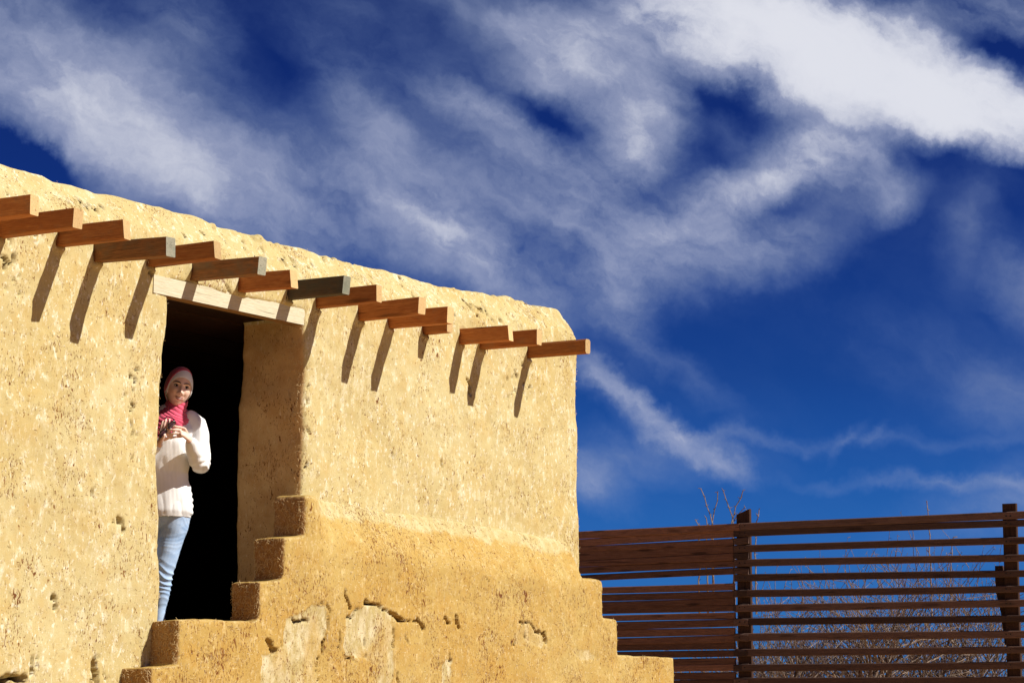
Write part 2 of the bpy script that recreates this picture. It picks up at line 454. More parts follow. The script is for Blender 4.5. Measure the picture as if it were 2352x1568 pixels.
# ------------------------------------------------------------------ the house
house = empty('adobe_house', FAC.P0, HRZ)
props(house, 'sunlit yellow mud plaster house with a dark doorway and a row of jutting roof beams', 'house')
L_ = fa
roofline = [(8, 380), (50, 392), (100, 410), (200, 430), (260, 446), (330, 465), (420, 495), (500, 519), (560, 541), (620, 556), (700, 575),
            (800, 600), (900, 625), (1000, 650), (1100, 673), (1150, 684), (1210, 690)]
top = [fa(x, y, -0.13) for x, y in roofline]
zc = top[-1][1]
sR = fa(1325, 1000)[0] + .065
top_r = [fa(x, y, -.13) for x, y in [(1245, 696), (1285, 710)]] + [(sR - .06, fa(1318, 722, -.1)[1]), (sR + .03, fa(1328, 730, -.05)[1]), (sR + .03, fa(1330, 765, 0)[1])]
sL = -4.2
door_l = [(388, 660), (386, 760), (383, 833), (379, 881), (377, 905), (378, 938), (372.7, 972), (370, 1017), (364, 1044), (363, 1097), (363.5, 1183),
          (364, 1240), (365, 1296), (368.5, 1328), (369, 1362), (368, 1400)]
dl = [fa(x, y) for x, y in door_l]
sill = fa(500, 1412)[1] - 0.02
lint_z = 0.5 * (fa(388, 678)[1] + fa(690, 744)[1])
WT = 0.465
floor_z = CAMZ + 0.285
bm = bmesh.new()
prism(bm, [(sL, 0.0), (sL, top[0][1]), (top[0][0], top[0][1])] + [p for p in top[1:] if p[0] < dl[0][0]] + [(dl[0][0], float(np.interp(dl[0][0], [p[0] for p in top], [p[1] for p in top])))] +
      [(p[0], p[1]) for p in dl] + [(dl[-1][0], 0.0)], 0, WT)
sj = fa(697, 900)[0]
jl = [(698, 745), (697, 800), (699, 860), (695, 930), (696, 980), (693, 1040), (692, 1090), (691, 1140)]
jr = [fa(x, y) for x, y in jl]
tr = [p for p in top if p[0] > jr[0][0]]
prism(bm, [(jr[0][0], float(np.interp(jr[0][0], [p[0] for p in top], [p[1] for p in top])))] + tr + top_r + [(sR + .0, zc - .6), (sR + .015, zc - 1.0), (sR - .015, zc - 1.5), (sR, 0.0), (jr[-1][0], 0.0)] + jr[::-1], 0, WT)
tm = [p for p in top if dl[0][0] - .15 < p[0] < jr[0][0] + .15]
tX = [p[0] for p in top]; tZ = [p[1] for p in top]; ma, mb = dl[0][0] - .12, jr[0][0] + .12
tm = [(ma, float(np.interp(ma, tX, tZ)))] + [p for p in top if ma < p[0] < mb] + [(mb, float(np.interp(mb, tX, tZ)))]
prism(bm, [(ma, lint_z + .085)] + tm + [(mb, lint_z + .085)], 0, WT)
prism(bm, [(dl[-1][0] - .2, 0), (jr[-1][0] + .2, 0), (jr[-1][0] + .2, floor_z - .01), (dl[-1][0] - .2, floor_z - .01)], 0.02, WT - .01)
me = remesh(bm_mesh(bm), 0.0125)

def poly_crack(co, no, cracks, plane_pr, facing, maxd=0.05):
    """push the surface in along measured cracks; returns mask"""
    mask = np.zeros(len(co))
    for pts, w, dep in cracks:
        q = [fa(x, y, plane_pr) for x, y in pts]
        xs = [a for a, b in q]; zs = [b for a, b in q]
        sel = np.where(facing & (co[:, 0] > min(xs) - .08) & (co[:, 0] < max(xs) + .08) & (co[:, 2] > min(zs) - .08) & (co[:, 2] < max(zs) + .08))[0]
        if len(sel) == 0: continue
        p = co[sel][:, [0, 2]]
        jit = np.stack([vn(co[sel], 32, 3), vn(co[sel], 32, 4)], 1) * 0.015 + np.stack([vn(co[sel], 75, 5), vn(co[sel], 75, 6)], 1) * 0.006
        d = np.full(len(sel), 9.0)
        pj = p + jit
        for (a, b) in zip(q, q[1:]) if len(q) > 1 else [(q[0], q[0])]:
            A = np.array(a); B = np.array(b); v = B - A
            t = np.clip(((pj - A) @ v) / max(v @ v, 1e-9), 0, 1)
            d = np.minimum(d, np.linalg.norm(pj - (A + t[:, None] * v), axis=1))
        ww = w * (0.45 + 0.85 * (vn(co[sel], 18, 9) + 1) / 2)
        k = smooth01((ww - d) / (w * 0.45))
        co[sel, 1] += dep * 2.4 * k
        mask[sel] = np.maximum(mask[sel], k)
    return mask
def attr(me, name, arr):
    a = me.attributes.new(name, 'FLOAT', 'POINT'); a.data.foreach_set('value', arr.astype(np.float32))

co = get_co(me)
co = lap(me, co, 14)
set_co(me, co); no = get_no(me)
front = no[:, 1] < -0.6
# parapet rolls back towards the top
xs_t = np.array([sL] + [p[0] for p in top] + [p[0] for p in top_r]); zs_t = np.array([top[0][1]] + [p[1] for p in top] + [p[1] for p in top_r])
zt = np.interp(co[:, 0], xs_t, zs_t)
t = smooth01((co[:, 2] - (zt - .26)) / .26)
co[:, 1] += t ** 1.6 * (0.13 - 0.21 * np.clip(co[:, 1] / WT, 0, 1))
tc_ = smooth01((co[:, 0] - (sR - .10)) / .10)
co[:, 1] += tc_ ** 2 * 0.02 * (1 - np.clip(co[:, 1] / WT, 0, 1))
# lower courses bulge (pale wall skin over the ochre steps)
up = 1 - t
amp = 0.016 + 0.012 * t
d = vn(co, 1.6, 1) * 0.018 + vn(co, 5, 2) * amp * .40 + vn(co, 13, 3) * 0.0024 + vn(co, 33, 4) * 0.0017
rag = smooth01((vn(co, 2.2, 8) - .05) * 2.5) * smooth01((co[:, 2] - (zt - .35)) / .3)
d += rag * (np.maximum(vn(co, 24, 6), 0) * .014 - np.maximum(vn(co, 30, 12), 0) * .018)
d += t * vn(co, 9, 20) * 0.012
# jamb edge waviness
dj = (np.abs(co[:, 0] - sj) < .12) * (co[:, 1] < .5)
co[:, 0] += dj * (vn(co * [0.3, .3, 1], 9, 31) * .010)
# clods and grit on the parapet
for (cx, cy, rr_) in [(492, 517, .035), (566, 540, .03), (596, 548, .04), (640, 560, .03), (625, 556, .028), (1048, 655, .03), (100, 409, .02), (760, 590, .02)]:
    s0, z0 = fa(cx, cy + 4, -.12)
    dd = np.linalg.norm((co - np.array([s0, .12, z0])) * [1, .6, 1], axis=1)
    d += smooth01(1 - dd / (rr_ * .9)) * rr_ * .5
co += no * d[:, None]
FC = [
 ([(258, 1200), (268, 1195), (281, 1198), (277, 1227)], .011, .045), ([(121, 1369), (127, 1378), (131, 1396)], .008, .03),
 ([(204, 1127), (206, 1138)], .010, .03), ([(75, 1514), (75, 1545)], .019, .07), ([(87, 1509), (88, 1530)], .007, .03), ([(64, 1509), (96, 1511)], .005, .015),
 ([(221, 1517), (222, 1540), (226, 1575)], .017, .07), ([(212, 1560), (212, 1580)], .006, .03), ([(244, 1545), (246, 1580)], .005, .02),
 ([(-10, 1563), (25, 1560), (58, 1556)], .022, .05), ([(200, 1510), (232, 1508)], .004, .012),
 ([(481, 675), (505, 683)], .007, .02), ([(515, 655), (525, 672)], .006, .02),
 ([(1071, 870), (1082, 888), (1079, 905)], .009, .03), ([(1010, 1062), (1014, 1072)], .007, .02), ([(900, 1040), (905, 1060)], .004, .015),
 ([(1110, 700), (1118, 712)], .012, .03), ([(1090, 686), (1094, 708)], .010, .03), ([(1126, 722), (1131, 730)], .009, .02),
 ([(300, 978), (308, 1000)], .007, .02), ([(310, 870), (312, 884)], .006, .02), ([(305, 1040), (303, 1055)], .006, .02),
 ([(10, 598), (22, 606)], .012, .025), ([(205, 452), (214, 468)], .010, .02), ([(345, 623), (352, 630)], .006, .02),
]
for _ in range(150):
    cxu, cyu, sx_, sy_ = random.choice([(545, 560, 60, 14), (1100, 705, 35, 28), (210, 462, 22, 14), (10, 470, 30, 40), (12, 610, 18, 30), (640, 578, 40, 12), (1190, 880, 20, 30), (870, 640, 90, 20), (300, 940, 10, 60), (700, 1000, 6, 120)])
    a_ = random.gauss(cxu, sx_); b_ = random.gauss(cyu, sy_) + .26 * (a_ - cxu)
    FC.append(([(a_, b_), (a_ + random.uniform(-3, 4), b_ + random.uniform(4, 11))], random.uniform(.004, .009), random.uniform(.012, .03)))
mask = poly_crack(co, no, FC, 0.0, front)
pv = np.clip(smooth01((vn(co, 1.1, 41) - .25) * 2.2) * .35, 0, 1)
attr(me, 'patch', pv); attr(me, 'crack_shade', smooth01(mask * 1.8 - .5))
attr(me, 'reveal_shade', smooth01((np.abs(no[:, 0]) - .55) * 3) * (co[:, 0] > -.1) * (co[:, 0] < sj + .1) * (co[:, 2] < CAMZ + 2.2)); set_co(me, co)
wall = link('front_wall', me, M_wall, house)
wall_co, wall_no = co, no

# other walls, floor and roof
bm = bmesh.new(); box(bm, sR - .42, sR - .01, WT + .0, 4.2, 0, zc - .2); link('side_wall', bm_mesh(bm), M_wall, house, False)
bm = bmesh.new(); box(bm, sL, sR - .01, 4.2, 4.6, 0, zc - .2); link('rear_wall', bm_mesh(bm), M_wall, house, False)
bm = bmesh.new(); box(bm, sL, sL + .4, WT, 4.2, 0, zc - .2); link('side_wall', bm_mesh(bm), M_wall, house, False)
bm = bmesh.new(); box(bm, -1.8, sR - .425, WT + .002, 4.19, floor_z - .2, floor_z); link('floor', bm_mesh(bm), M_ground, house, False)
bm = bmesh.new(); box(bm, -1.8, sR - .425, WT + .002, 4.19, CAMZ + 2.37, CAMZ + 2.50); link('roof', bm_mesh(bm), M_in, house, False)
# added near-black lining, paints the room's deep shade
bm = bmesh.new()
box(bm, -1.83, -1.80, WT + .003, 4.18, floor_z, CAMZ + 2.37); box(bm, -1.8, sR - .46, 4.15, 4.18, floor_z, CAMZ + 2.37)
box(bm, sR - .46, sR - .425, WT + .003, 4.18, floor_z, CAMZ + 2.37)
link('room_shade_lining', bm_mesh(bm), M_in, house, False)

# lintel
lx0, lx1 = fa(352, 650)[0], fa(722, 740)[0]
zA = fa(388, 678)[1]; zB = fa(692, 744)[1]
bm = bmesh.new()
prism(bm, [(lx0, zA - .005), (lx1, zB - .003), (lx1, zB + .092), (lx0, zA + .094)], -0.004, .075)
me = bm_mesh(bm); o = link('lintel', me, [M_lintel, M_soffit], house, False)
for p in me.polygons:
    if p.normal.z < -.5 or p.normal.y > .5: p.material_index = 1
bm = bmesh.new()
prism(bm, [(lx0 + .02, zA + .045), (lx1 - .02, zB + .047), (lx1 - .02, zB + .1), (lx0 + .02, zA + .1)], .080, WT + .012)
link('lintel', bm_mesh(bm), M_plank, house, False)  # rear board, shade behind the lintel painted as near-black
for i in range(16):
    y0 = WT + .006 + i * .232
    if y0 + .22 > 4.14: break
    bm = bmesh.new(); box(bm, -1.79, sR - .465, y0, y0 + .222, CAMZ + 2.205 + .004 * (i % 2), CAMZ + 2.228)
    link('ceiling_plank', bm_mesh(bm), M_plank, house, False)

# roof beams: root (x, bottom y), tip (x, bottom y), tip height, weathered?
c1 = lambda x, y: (x * .3507 * .9408, (350 + y * .3507) * .9408)
c2 = lambda x, y: ((700 + x * .3507) * .9408, (550 + y * .3507) * .9408)
BE = [
 (None, c1(205, 490), 142, 0), (None, c1(510, 585), 138, 0),
 (c1(390, 712), c1(828, 655), 138, 0), (c1(655, 822), c1(1140, 780), 138, 1), (c1(1030, 855), c1(1470, 795), 124, 0), (c1(1330, 948), c1(1790, 905), 126, 1),
 (c1(1645, 1028), c1(2012, 997), 126, 0), (c2(-12, 512), c2(385, 472), 126, 2), (c2(195, 576), c2(617, 530), 120, 0), (c2(497, 660), c2(918, 612), 118, 0),
 (c2(700, 710), c2(1117, 676), 115, 0), (c2(943, 757), c2(1115, 740), 112, 0), (c2(1208, 822), c2(1540, 800), 107, 0), (c2(1348, 860), c2(1740, 829), 107, 0),
 (c2(1670, 922), c2(2083, 890), 101, 0)]
def tip_pr(s_left, tx):
    lo, hi = 0.0, 1.2
    for _ in range(40):
        m_ = (lo + hi) / 2
        if fa(tx, 900, m_)[0] > s_left: lo = m_
        else: hi = m_
    return m_
beam_pts = []
for i, (root, tip, hh, wd) in enumerate(BE):
    if root is None:
        # roots out of frame on the left: same reach as the others
        pr = .50 if i else .47
        s0, zt_ = fa(*tip, pr); zr = zt_ + (.0)
    else:
        s0, zr = fa(*root); s0 += 0.0
        pr = tip_pr(s0, tip[0]); zt_ = fa(*tip, pr)[1]
    h = hh * .3507 * .9408 * (FAC.world(s0, -pr, 0).y * math.cos(PITCH) + (zr - CAMZ) * math.sin(PITCH)) / FU
    w = 0.066 + 0.004 * math.sin(i * 2.1)
    inner = 3.5
    Lb = pr + inner
    rr2 = random.Random(i + 50)
    me = beveled_box(w, Lb, h, .004 if i != 14 else .012, 12, seed=i, warp=.002)
    cc = get_co(me); tx_ = cc[:, 0]
    # x runs from tip (0) inwards; tip end a little uneven
    m0 = tx_ < 1e-4
    cc[m0, 0] += (cc[m0, 2] / h - .5) * rr2.uniform(-.012, .012) + cc[m0, 1] * rr2.uniform(-.15, .15)
    # droop from the root to the tip
    slope = (zt_ - zr) / pr if root else 0.0
    cc[:, 2] += zr + slope * (pr - np.minimum(cc[:, 0], pr + .1)) - zr
    set_co(me, cc)
    o = link('roof_beam', me, [M_beamd if wd == 2 else M_beamg if wd else M_beam, M_endg if wd else M_end], house, False)
    o.rotation_euler = (0, 0, R(90)); o.location = (s0 + w / 2, -pr, zr)
    for p in me.polygons:
        if p.center.x < .012 and abs(p.normal.x) > .5: p.material_index = 1
    if wd: o['label'] = 'grey weathered roof beam' if wd == 1 else 'darkest grey weathered roof beam'
    beam_pts.append((s0, pr, zr, h))

for (s0, pr, zr, h) in beam_pts:
    dx = np.maximum(np.abs(wall_co[:, 0] - (s0 + .033)) - .033, 0); dz = np.maximum(np.abs(wall_co[:, 2] - (zr + h / 2)) - h / 2, 0)
    dd = np.sqrt(dx ** 2 + dz ** 2)
    m_ = (dd < .12) & (wall_no[:, 1] < -.4)
    q_ = wall_co[m_]
    wall_co[m_, 1] -= np.exp(-(dd[m_] / .028) ** 2) * (.014 + .012 * vn(q_, 22, 88)) - np.exp(-(dd[m_] / .010) ** 2) * .020
set_co(wall.data, wall_co)

# ------------------------------------------------------------------ stepped wall
PR = 0.19
def sp(x, y): return fa(x, y, PR)
prof_l = [(700, 1137, 1228), (652, 1228, 1325), (597, 1325, 1413), (410, 1413, 1513), (347, 1526, 1625)]
pts = []
s_prev = None
lt = []
for x, yt, yb in prof_l: lt.append((sp(x, (yt + yb) / 2)[0], sp(x, yt)[1]))
# explicit left profile, top to bottom
left = []
for i, (s_, z_) in enumerate(lt):
    left.append((s_, z_ - (.01 if i else 0)))
    zn = lt[i + 1][1] if i + 1 < len(lt) else z_ - .23
    left.append((s_, zn))
s_, z_ = left[-1]
while z_ > .25:
    s_ -= .2; left.append((s_, z_)); z_ -= .23; left.append((s_, z_))
left.append((s_, 0.0))
zr_led = sp(1340, 1240)[1]
rt = [(1341, 1240, 1328), (1386, 1330, 1413), (1420, 1418, 1500), (1551, 1506, 1590)]
right = []
for i, (x, yt, yb) in enumerate(rt):
    z_ = sp(x, yt)[1]
    if i: right.append((right[-1][0], z_))
    right.append((sp(x, (yt + yb) / 2)[0], z_))
s_, z_ = right[-1]; z_ -= .25; right.append((s_, z_))
while z_ > .3:
    s_ += .3; right.append((s_, z_)); z_ -= .25; right.append((s_, z_))
right.append((s_, 0.0))
poly = left[::-1] + [(left[0][0] + .3, left[0][1] - .005), (sR * .6, left[0][1] - .02)] + right
bm = bmesh.new(); prism(bm, poly, -PR, 0.035)
me = remesh(bm_mesh(bm), 0.010)
co = get_co(me); co = lap(me, co, 16); set_co(me, co); no = get_no(me)
front = no[:, 1] < -0.6
s_a, s_b = left[0][0], sR
zled = np.interp(co[:, 0], [s_a, s_a + .3, sR * .6, right[0][0]], [left[0][1], left[0][1] - .005, left[0][1] - .02, right[0][1]])
rmp = smooth01((co[:, 0] - s_a - .05) / .35) * smooth01((sR + .02 - co[:, 0]) / .06 + .35)
wav = .05 * vn(co * [1, 0, 0], 2.5, 77)
k = smooth01((co[:, 2] - (zled - .36 + wav)) / .42) * rmp
co[:, 1] = np.where(co[:, 1] < .0, co[:, 1] + k * 0.165, co[:, 1])
d = vn(co, 1.4, 51) * 0.014 + vn(co, 5, 52) * 0.008 + vn(co, 14, 53) * 0.0028 + vn(co, 35, 54) * 0.0017
shade_l = smooth01((-no[:, 0] - .4) * 3)
d += shade_l * vn(co, 40, 56) * 0.004
co += no * d[:, None]
c6 = lambda x, y: (235.2 + x * .32, 1081.9 + y * .32)
c7 = lambda x, y: (940.8 + x * .3102, 1081.9 + y * .3102)
SC = [
 ([c6(1730, 862), c6(1745, 920), c6(1765, 975)], .014, .05), ([c6(1875, 935), c6(1945, 950)], .013, .04), ([c6(1945, 950), c6(2000, 970), c6(2060, 1005)], .006, .03),
 ([c6(2060, 1005), c6(2100, 1045), c6(2135, 1072)], .019, .06), ([c6(2135, 1072), c6(2200, 1070), c6(2260, 1078)], .008, .04), ([c6(2260, 1075), c6(2290, 1105), c6(2300, 1132)], .012, .05),
 ([c6(1365, 1065), c6(1430, 1085)], .011, .04), ([c6(1430, 1085), c6(1500, 1078), c6(1502, 1060)], .006, .03), ([c6(1200, 1222), c6(1228, 1262), c6(1258, 1288)], .019, .06),
 ([c6(1258, 1288), c6(1300, 1250), c6(1303, 1220)], .004, .02), ([c6(1597, 1200), c6(1588, 1250), c6(1580, 1292)], .011, .045),
 ([c6(1545, 945), c6(1612, 960), c6(1625, 1010), c6(1610, 1170)], .0045, .02), ([c6(1580, 1292), c6(1545, 1350), c6(1540, 1420), c6(1550, 1500)], .005, .025),
 ([c6(2105, 1448), c6(2115, 1540)], .011, .04), ([c6(1880, 1200), c6(1885, 1325)], .004, .02), ([c6(2080, 1130), c6(2082, 1260)], .004, .02), ([c6(2168, 1195), c6(2192, 1252)], .005, .02),
 ([c6(1745, 1055), c6(1790, 1050), c6(1835, 985)], .006, .025), ([c6(1740, 1330), c6(1820, 1375)], .004, .02), ([c6(1700, 1120), c6(1690, 1290)], .006, .02),
 ([c7(255, 1080), c7(300, 1120)], .010, .04), ([c7(345, 1082), c7(358, 1160)], .017, .055), ([c7(820, 1115), c7(832, 1128)], .009, .03), ([c7(862, 1105), c7(900, 1118), c7(925, 1150), c7(940, 1180), c7(1000, 1205), c7(1013, 1268)], .0095, .045),
 ([c7(858, 1182), c7(864, 1238)], .005, .025), ([c7(290, 1345), c7(302, 1400)], .012, .035), ([c7(210, 1420), c7(213, 1440)], .006, .03), ([c7(750, 1280), c7(790, 1272)], .008, .015),
 ([c7(975, 485), c7(985, 510)], .006, .02), ([c7(570, 795), c7(590, 820)], .004, .02), ([c7(395, 930), c7(397, 960)], .004, .02), ([c7(1040, 1075), c7(1050, 1010)], .003, .01),
]
mask = poly_crack(co, no, SC, PR, front)
PATCH = [
 [c6(1340, 1080), c6(1430, 1010), c6(1530, 950), c6(1615, 965), c6(1612, 1170), c6(1560, 1300), c6(1545, 1560), c6(1130, 1560), c6(1150, 1320), c6(1240, 1290), c6(1310, 1235)],
 [c6(1740, 1060), c6(1800, 1020), c6(1890, 945), c6(1990, 970), c6(2100, 1050), c6(2080, 1250), c6(2060, 1560), c6(1960, 1560), c6(1960, 1370), c6(1850, 1350), c6(1740, 1300)],
 [c7(760, 1195), c7(800, 1170), c7(870, 1115), c7(920, 1140), c7(1010, 1225), c7(985, 1275), c7(780, 1285)],
 [c7(250, 1400), c7(300, 1355), c7(315, 1400), c7(310, 1600), c7(220, 1600)],
 [c7(1150, 1290), c7(1300, 1300), c7(1400, 1360), c7(1280, 1380)],
]
pat = np.zeros(len(co))
wx = co[:, 0] + vn(co, 9, 61) * .03 + vn(co, 28, 62) * .012; wz = co[:, 2] + vn(co, 9, 63) * .03 + vn(co, 28, 64) * .012
for pi, pg in enumerate(PATCH):
    q = [sp(x, y) for x, y in pg]
    ins = np.zeros(len(co), bool)
    for (x1, z1), (x2, z2) in zip(q, q[1:] + q[:1]):
        if z1 == z2: continue
        cr = ((z1 > wz) != (z2 > wz)) & (wx < (x2 - x1) * (wz - z1) / (z2 - z1) + x1)
        ins ^= cr
    pat = np.maximum(pat, ins * (.9 if pi < 4 else .5) * front * (.35 + .65 * smooth01((vn(co, 6, 66) + .45) * 1.6)))
co[:, 1] += pat * .007
led = smooth01((co[:, 2] - (zled - .12 + .6 * wav + .022 * vn(co, 11, 78) + .012 * vn(co, 30, 79))) / .035) * smooth01((co[:, 0] - s_a - .02) / .3) * (co[:, 0] < sR + .25)
attr(me, 'overlap', np.clip(led, 0, 1) * .9)
attr(me, 'reveal_shade', smooth01((-no[:, 0] - .5) * 3))  # left-facing risers: shade painted in as a darker, redder colour
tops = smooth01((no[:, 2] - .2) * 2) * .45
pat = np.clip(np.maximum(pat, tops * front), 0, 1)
attr(me, 'patch', pat); attr(me, 'crack_shade', smooth01(mask * 1.8 - .5)); set_co(me, co)
stw = empty('stepped_wall', FAC.P0, HRZ)
props(stw, 'ochre stepped mud wall below the doorway with cracks and pale patches', 'stepped wall')
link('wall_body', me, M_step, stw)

# straw sticking out of the plaster
def straw(parent, co, no, count, zmin, sel=None, seed=3):
    g = np.random.default_rng(seed)
    ok = np.where((co[:, 2] > zmin) & (co[:, 0] > -1.6) & ((no[:, 1] < -.3) | (no[:, 0] < -.3)) & (no[:, 2] < .35) & (co[:, 1] < .42))[0]
    if sel is not None: ok = ok[sel[ok]]
    idx = g.choice(ok, count)
    vs, fs = [], []
    for i in idx:
        p = co[i]; n_v = no[i]
        r = g.normal(size=3); t_ = r - n_v * (r @ n_v); t_[2] *= 1.3; t_ /= np.linalg.norm(t_)
        t_ = t_ + n_v * g.uniform(.0, .35); t_ /= np.linalg.norm(t_)
        b_v = np.cross(n_v, t_); b_v /= np.linalg.norm(b_v)
        Ls = g.uniform(.008, .026); wd_ = g.uniform(.0005, .0011)
        a = p + n_v * .001; e = a + t_ * Ls + b_v * g.uniform(-.006, .006); m_ = (a + e) / 2 + n_v * .002
        k0 = len(vs)
        for q in (a, m_, e):
            vs += [q + b_v * wd_, q - b_v * wd_, q + n_v * wd_ * 1.4]
        for s0_ in (0, 3):
            for j in range(3):
                j2 = (j + 1) % 3
                fs.append((k0+s0_+j, k0+s0_+j2, k0+s0_+3+j2, k0+s0_+3+j))
    me = mesh_from(vs, fs)
    o = link('straw', me, M_straw, parent, False); o['kind'] = 'stuff'
M_straw, n_, b_ = pbr('straw', .7, .3); b_.inputs['Base Color'].default_value = (.66, .50, .26, 1)
straw(stw, co, no, 3800, 1.4)
straw(stw, co, no, 1300, 1.4, sel=(no[:, 0] < -.5), seed=5)
straw(house, wall_co, wall_no, 4200, 1.4, seed=6)
straw(house, wall_co, wall_no, 500, 2.4, sel=((np.abs(wall_co[:, 0] - sj) < .03) & (wall_co[:, 1] < .1)), seed=8)

# ------------------------------------------------------------------ fence
M_dark_steel, n_, b_ = pbr('rusty_screw', .6, .4); b_.inputs['Base Color'].default_value = (.012, .008, .007, 1)
def fence_boards():
    fp, D1 = plane_through(1705, 22.0, -9500); D1 = -D1
    PLR = Plane(fp, D1)
    _, D2 = plane_through(1705, 22.0, -6500); D2 = -D2
    PLL = Plane(fp, D2)
    f = empty('slatted_fence', fp, 0)
    props(f, 'dark brown slat fence beside the stepped wall, closely boarded left, open right', 'fence')
    def board(P, sa, za0, za1, sb, zb0, zb1, mat, thick=.024, y=0.0, name='slat', seed=0):
        L = sb - sa; n = 8
        bm = bmesh.new(); rr3 = random.Random(seed); rings = []
        ph = rr3.random() * 6
        for i in range(n + 1):
            u = i / n; x = sa + L * u
            z0 = za0 + (zb0 - za0) * u; z1 = za1 + (zb1 - za1) * u
            wv = .0045 * math.sin(4 * u + ph); b = .0065
            pr = [(-thick/2+b, z0), (thick/2-b, z0), (thick/2, z0+b), (thick/2, z1-b), (thick/2-b, z1), (-thick/2+b, z1), (-thick/2, z1-b), (-thick/2, z0+b)]
            rings.append([bm.verts.new((x - sa, p + wv, q + wv * 1.2 - za0)) for p, q in pr])
        for r0, r1 in zip(rings, rings[1:]):
            for i in range(8): bm.faces.new((r0[i], r0[(i+1) % 8], r1[(i+1) % 8], r1[i]))
        bm.faces.new(rings[0][::-1]); bm.faces.new(rings[-1])
        o = link(name, bm_mesh(bm), mat, f, False)
        w = P.world(sa, y, za0) - fp
        o.location = w; o.rotation_euler = (0, 0, math.atan2(P.D.y, P.D.x))
        return o
    k8 = lambda x, y: (1505.3 + x * .36, 1081.9 + y * .36)
    RS = [(325, 368, 262, 308), (373, 415, 313, 355), (467, 511, 425, 468), (563, 607, 530, 573), (658, 702, 630, 672), (752, 797, 728, 770),
          (845, 889, 820, 865), (938, 982, 915, 957), (1035, 1082, 1015, 1060), (1132, 1177, 1112, 1155), (1227, 1270, 1210, 1255), (1315, 1360, 1304, 1348)]
    sm = k8(500, 0)[0]
    for i, (a0, a1, b0, b1) in enumerate(RS):
        sa, zt0 = PLR.at(*k8(600, a0)); zb0 = PLR.at(*k8(600, a1))[1] - .004
        sb, zt1 = PLR.at(*k8(2200, b0)); zb1 = PLR.at(*k8(2200, b1))[1] - .004
        def zz(s, q0, q1): return q0 + (q1 - q0) * (s - sa) / (sb - sa)
        s0 = PLR.at(*k8(502 if i else 545, 400))[0]; s1 = sb + 2.4
        board(PLR, s0, zz(s0, zb0, zb1), zz(s0, zt0, zt1), s1, zz(s1, zb0, zb1), zz(s1, zt0, zt1), M_fencer, y=-.002, seed=i)
    z = PLR.at(*k8(600, 1410))[1]; j = 0
    while z > .25:
        board(PLR, PLR.at(*k8(502, 400))[0], z - .07, z, 5.2, z - .07, z, M_fencer, y=-.002, seed=60 + j); z -= .149; j += 1
    LS = [(357, 402, 330, 375), (405, 449, 378, 421), (452, 489, 424, 469), (492, 544, 473, 515), (547, 590, 519, 561), (592, 634, 570, 611), (641, 682, 617, 660),
          (725, 768, 710, 755), (773, 815, 757, 801), (818, 859, 803, 848), (862, 904, 850, 892), (913, 951, 899, 942), (953, 1000, 944, 990), (1003, 1050, 992, 1036),
          (1053, 1095, 1039, 1085), (1098, 1143, 1088, 1134), (1149, 1190, 1140, 1181), (1193, 1235, 1184, 1227), (1239, 1282, 1231, 1275), (1286, 1328, 1278, 1320), (1333, 1376, 1326, 1370)]
    for i, (a0, a1, b0, b1) in enumerate(LS):
        sa, zt0 = PLL.at(*k8(0, a0)); _, zb0 = PLL.at(*k8(0, a1))
        sb, zt1 = PLL.at(*k8(500, b0)); _, zb1 = PLL.at(*k8(500, b1))
        def zz(s, q0, q1): return q0 + (q1 - q0) * (s - sa) / (sb - sa)
        s0 = sa - 3.4; s1 = PLL.at(*k8(499 if i else 543, 400))[0]
        if i not in (5, 6, 7, 10, 15, 17, 18, 20):      # neighbours butt
            zb0 = PLL.at(*k8(0, LS[i + 1][0]))[1] + .001; zb1 = PLL.at(*k8(500, LS[i + 1][2]))[1] + .001
        tz = zz(s0, zt0, zt1); bz = zz(s0, zb0, zb1)
        board(PLL, s0, bz, tz, s1, zz(s1, zb0, zb1), zz(s1, zt0, zt1), M_fence, y=-.003 + .007 * (i % 2) + .003 * (i % 3), seed=100 + i)
        # the short end of the in-between boards that runs over the post
        if i % 2 == 0 and i > 1:
            e0 = PLR.at(*k8(503, b0))[0]; e1 = PLR.at(*k8(595, b0))[0]
            ea = PLR.at(*k8(503, b0 - 2))[1]; eb = PLR.at(*k8(503, b1 - 2))[1]
            board(PLR, e0, eb, ea, e1, eb, ea, M_fencer, y=-.004, seed=140 + i, name='slat_end')
    z = PLL.at(*k8(0, 1385))[1]; j = 0
    while z > .2:
        board(PLL, PLL.at(1200, 1400)[0], z - .07, z, PLL.at(*k8(499, 400))[0], z - .07, z, M_fence, y=-.003, seed=200 + j); z -= .077; j += 1
    # posts behind the slats
    def post(P, xa, xb, ytop, cut=0.0, y=.040):
        s0 = P.at(xa, ytop)[0]; s1 = P.at(xb, ytop)[0]; z1 = P.at(xa, ytop)[1]
        w = s1 - s0
        bm = bmesh.new(); th = .045; b = .005
        base = [(-w/2+b, -th/2), (w/2-b, -th/2), (w/2, -th/2+b), (w/2, th/2-b), (w/2-b, th/2), (-w/2+b, th/2), (-w/2, th/2-b), (-w/2, -th/2+b)]
        v0 = [bm.verts.new((x, q, 0)) for x, q in base]; v1 = [bm.verts.new((x, q, z1 + cut * x / w)) for x, q in base]
        for i in range(8): bm.faces.new((v0[i], v0[(i+1) % 8], v1[(i+1) % 8], v1[i]))
        bm.faces.new(v0[::-1]); bm.faces.new(v1)
        # wood grain runs along local x, so lay the post down and stand it up again
        bmesh.ops.rotate(bm, verts=bm.verts, cent=(0, 0, 0), matrix=Matrix.Rotation(R(90), 3, 'Y'))
        o = link('post', bm_mesh(bm), M_post, f, False)
        o.rotation_euler = (Matrix.Rotation(math.atan2(P.D.y, P.D.x), 3, 'Z') @ Matrix.Rotation(R(-90), 3, 'Y')).to_euler()
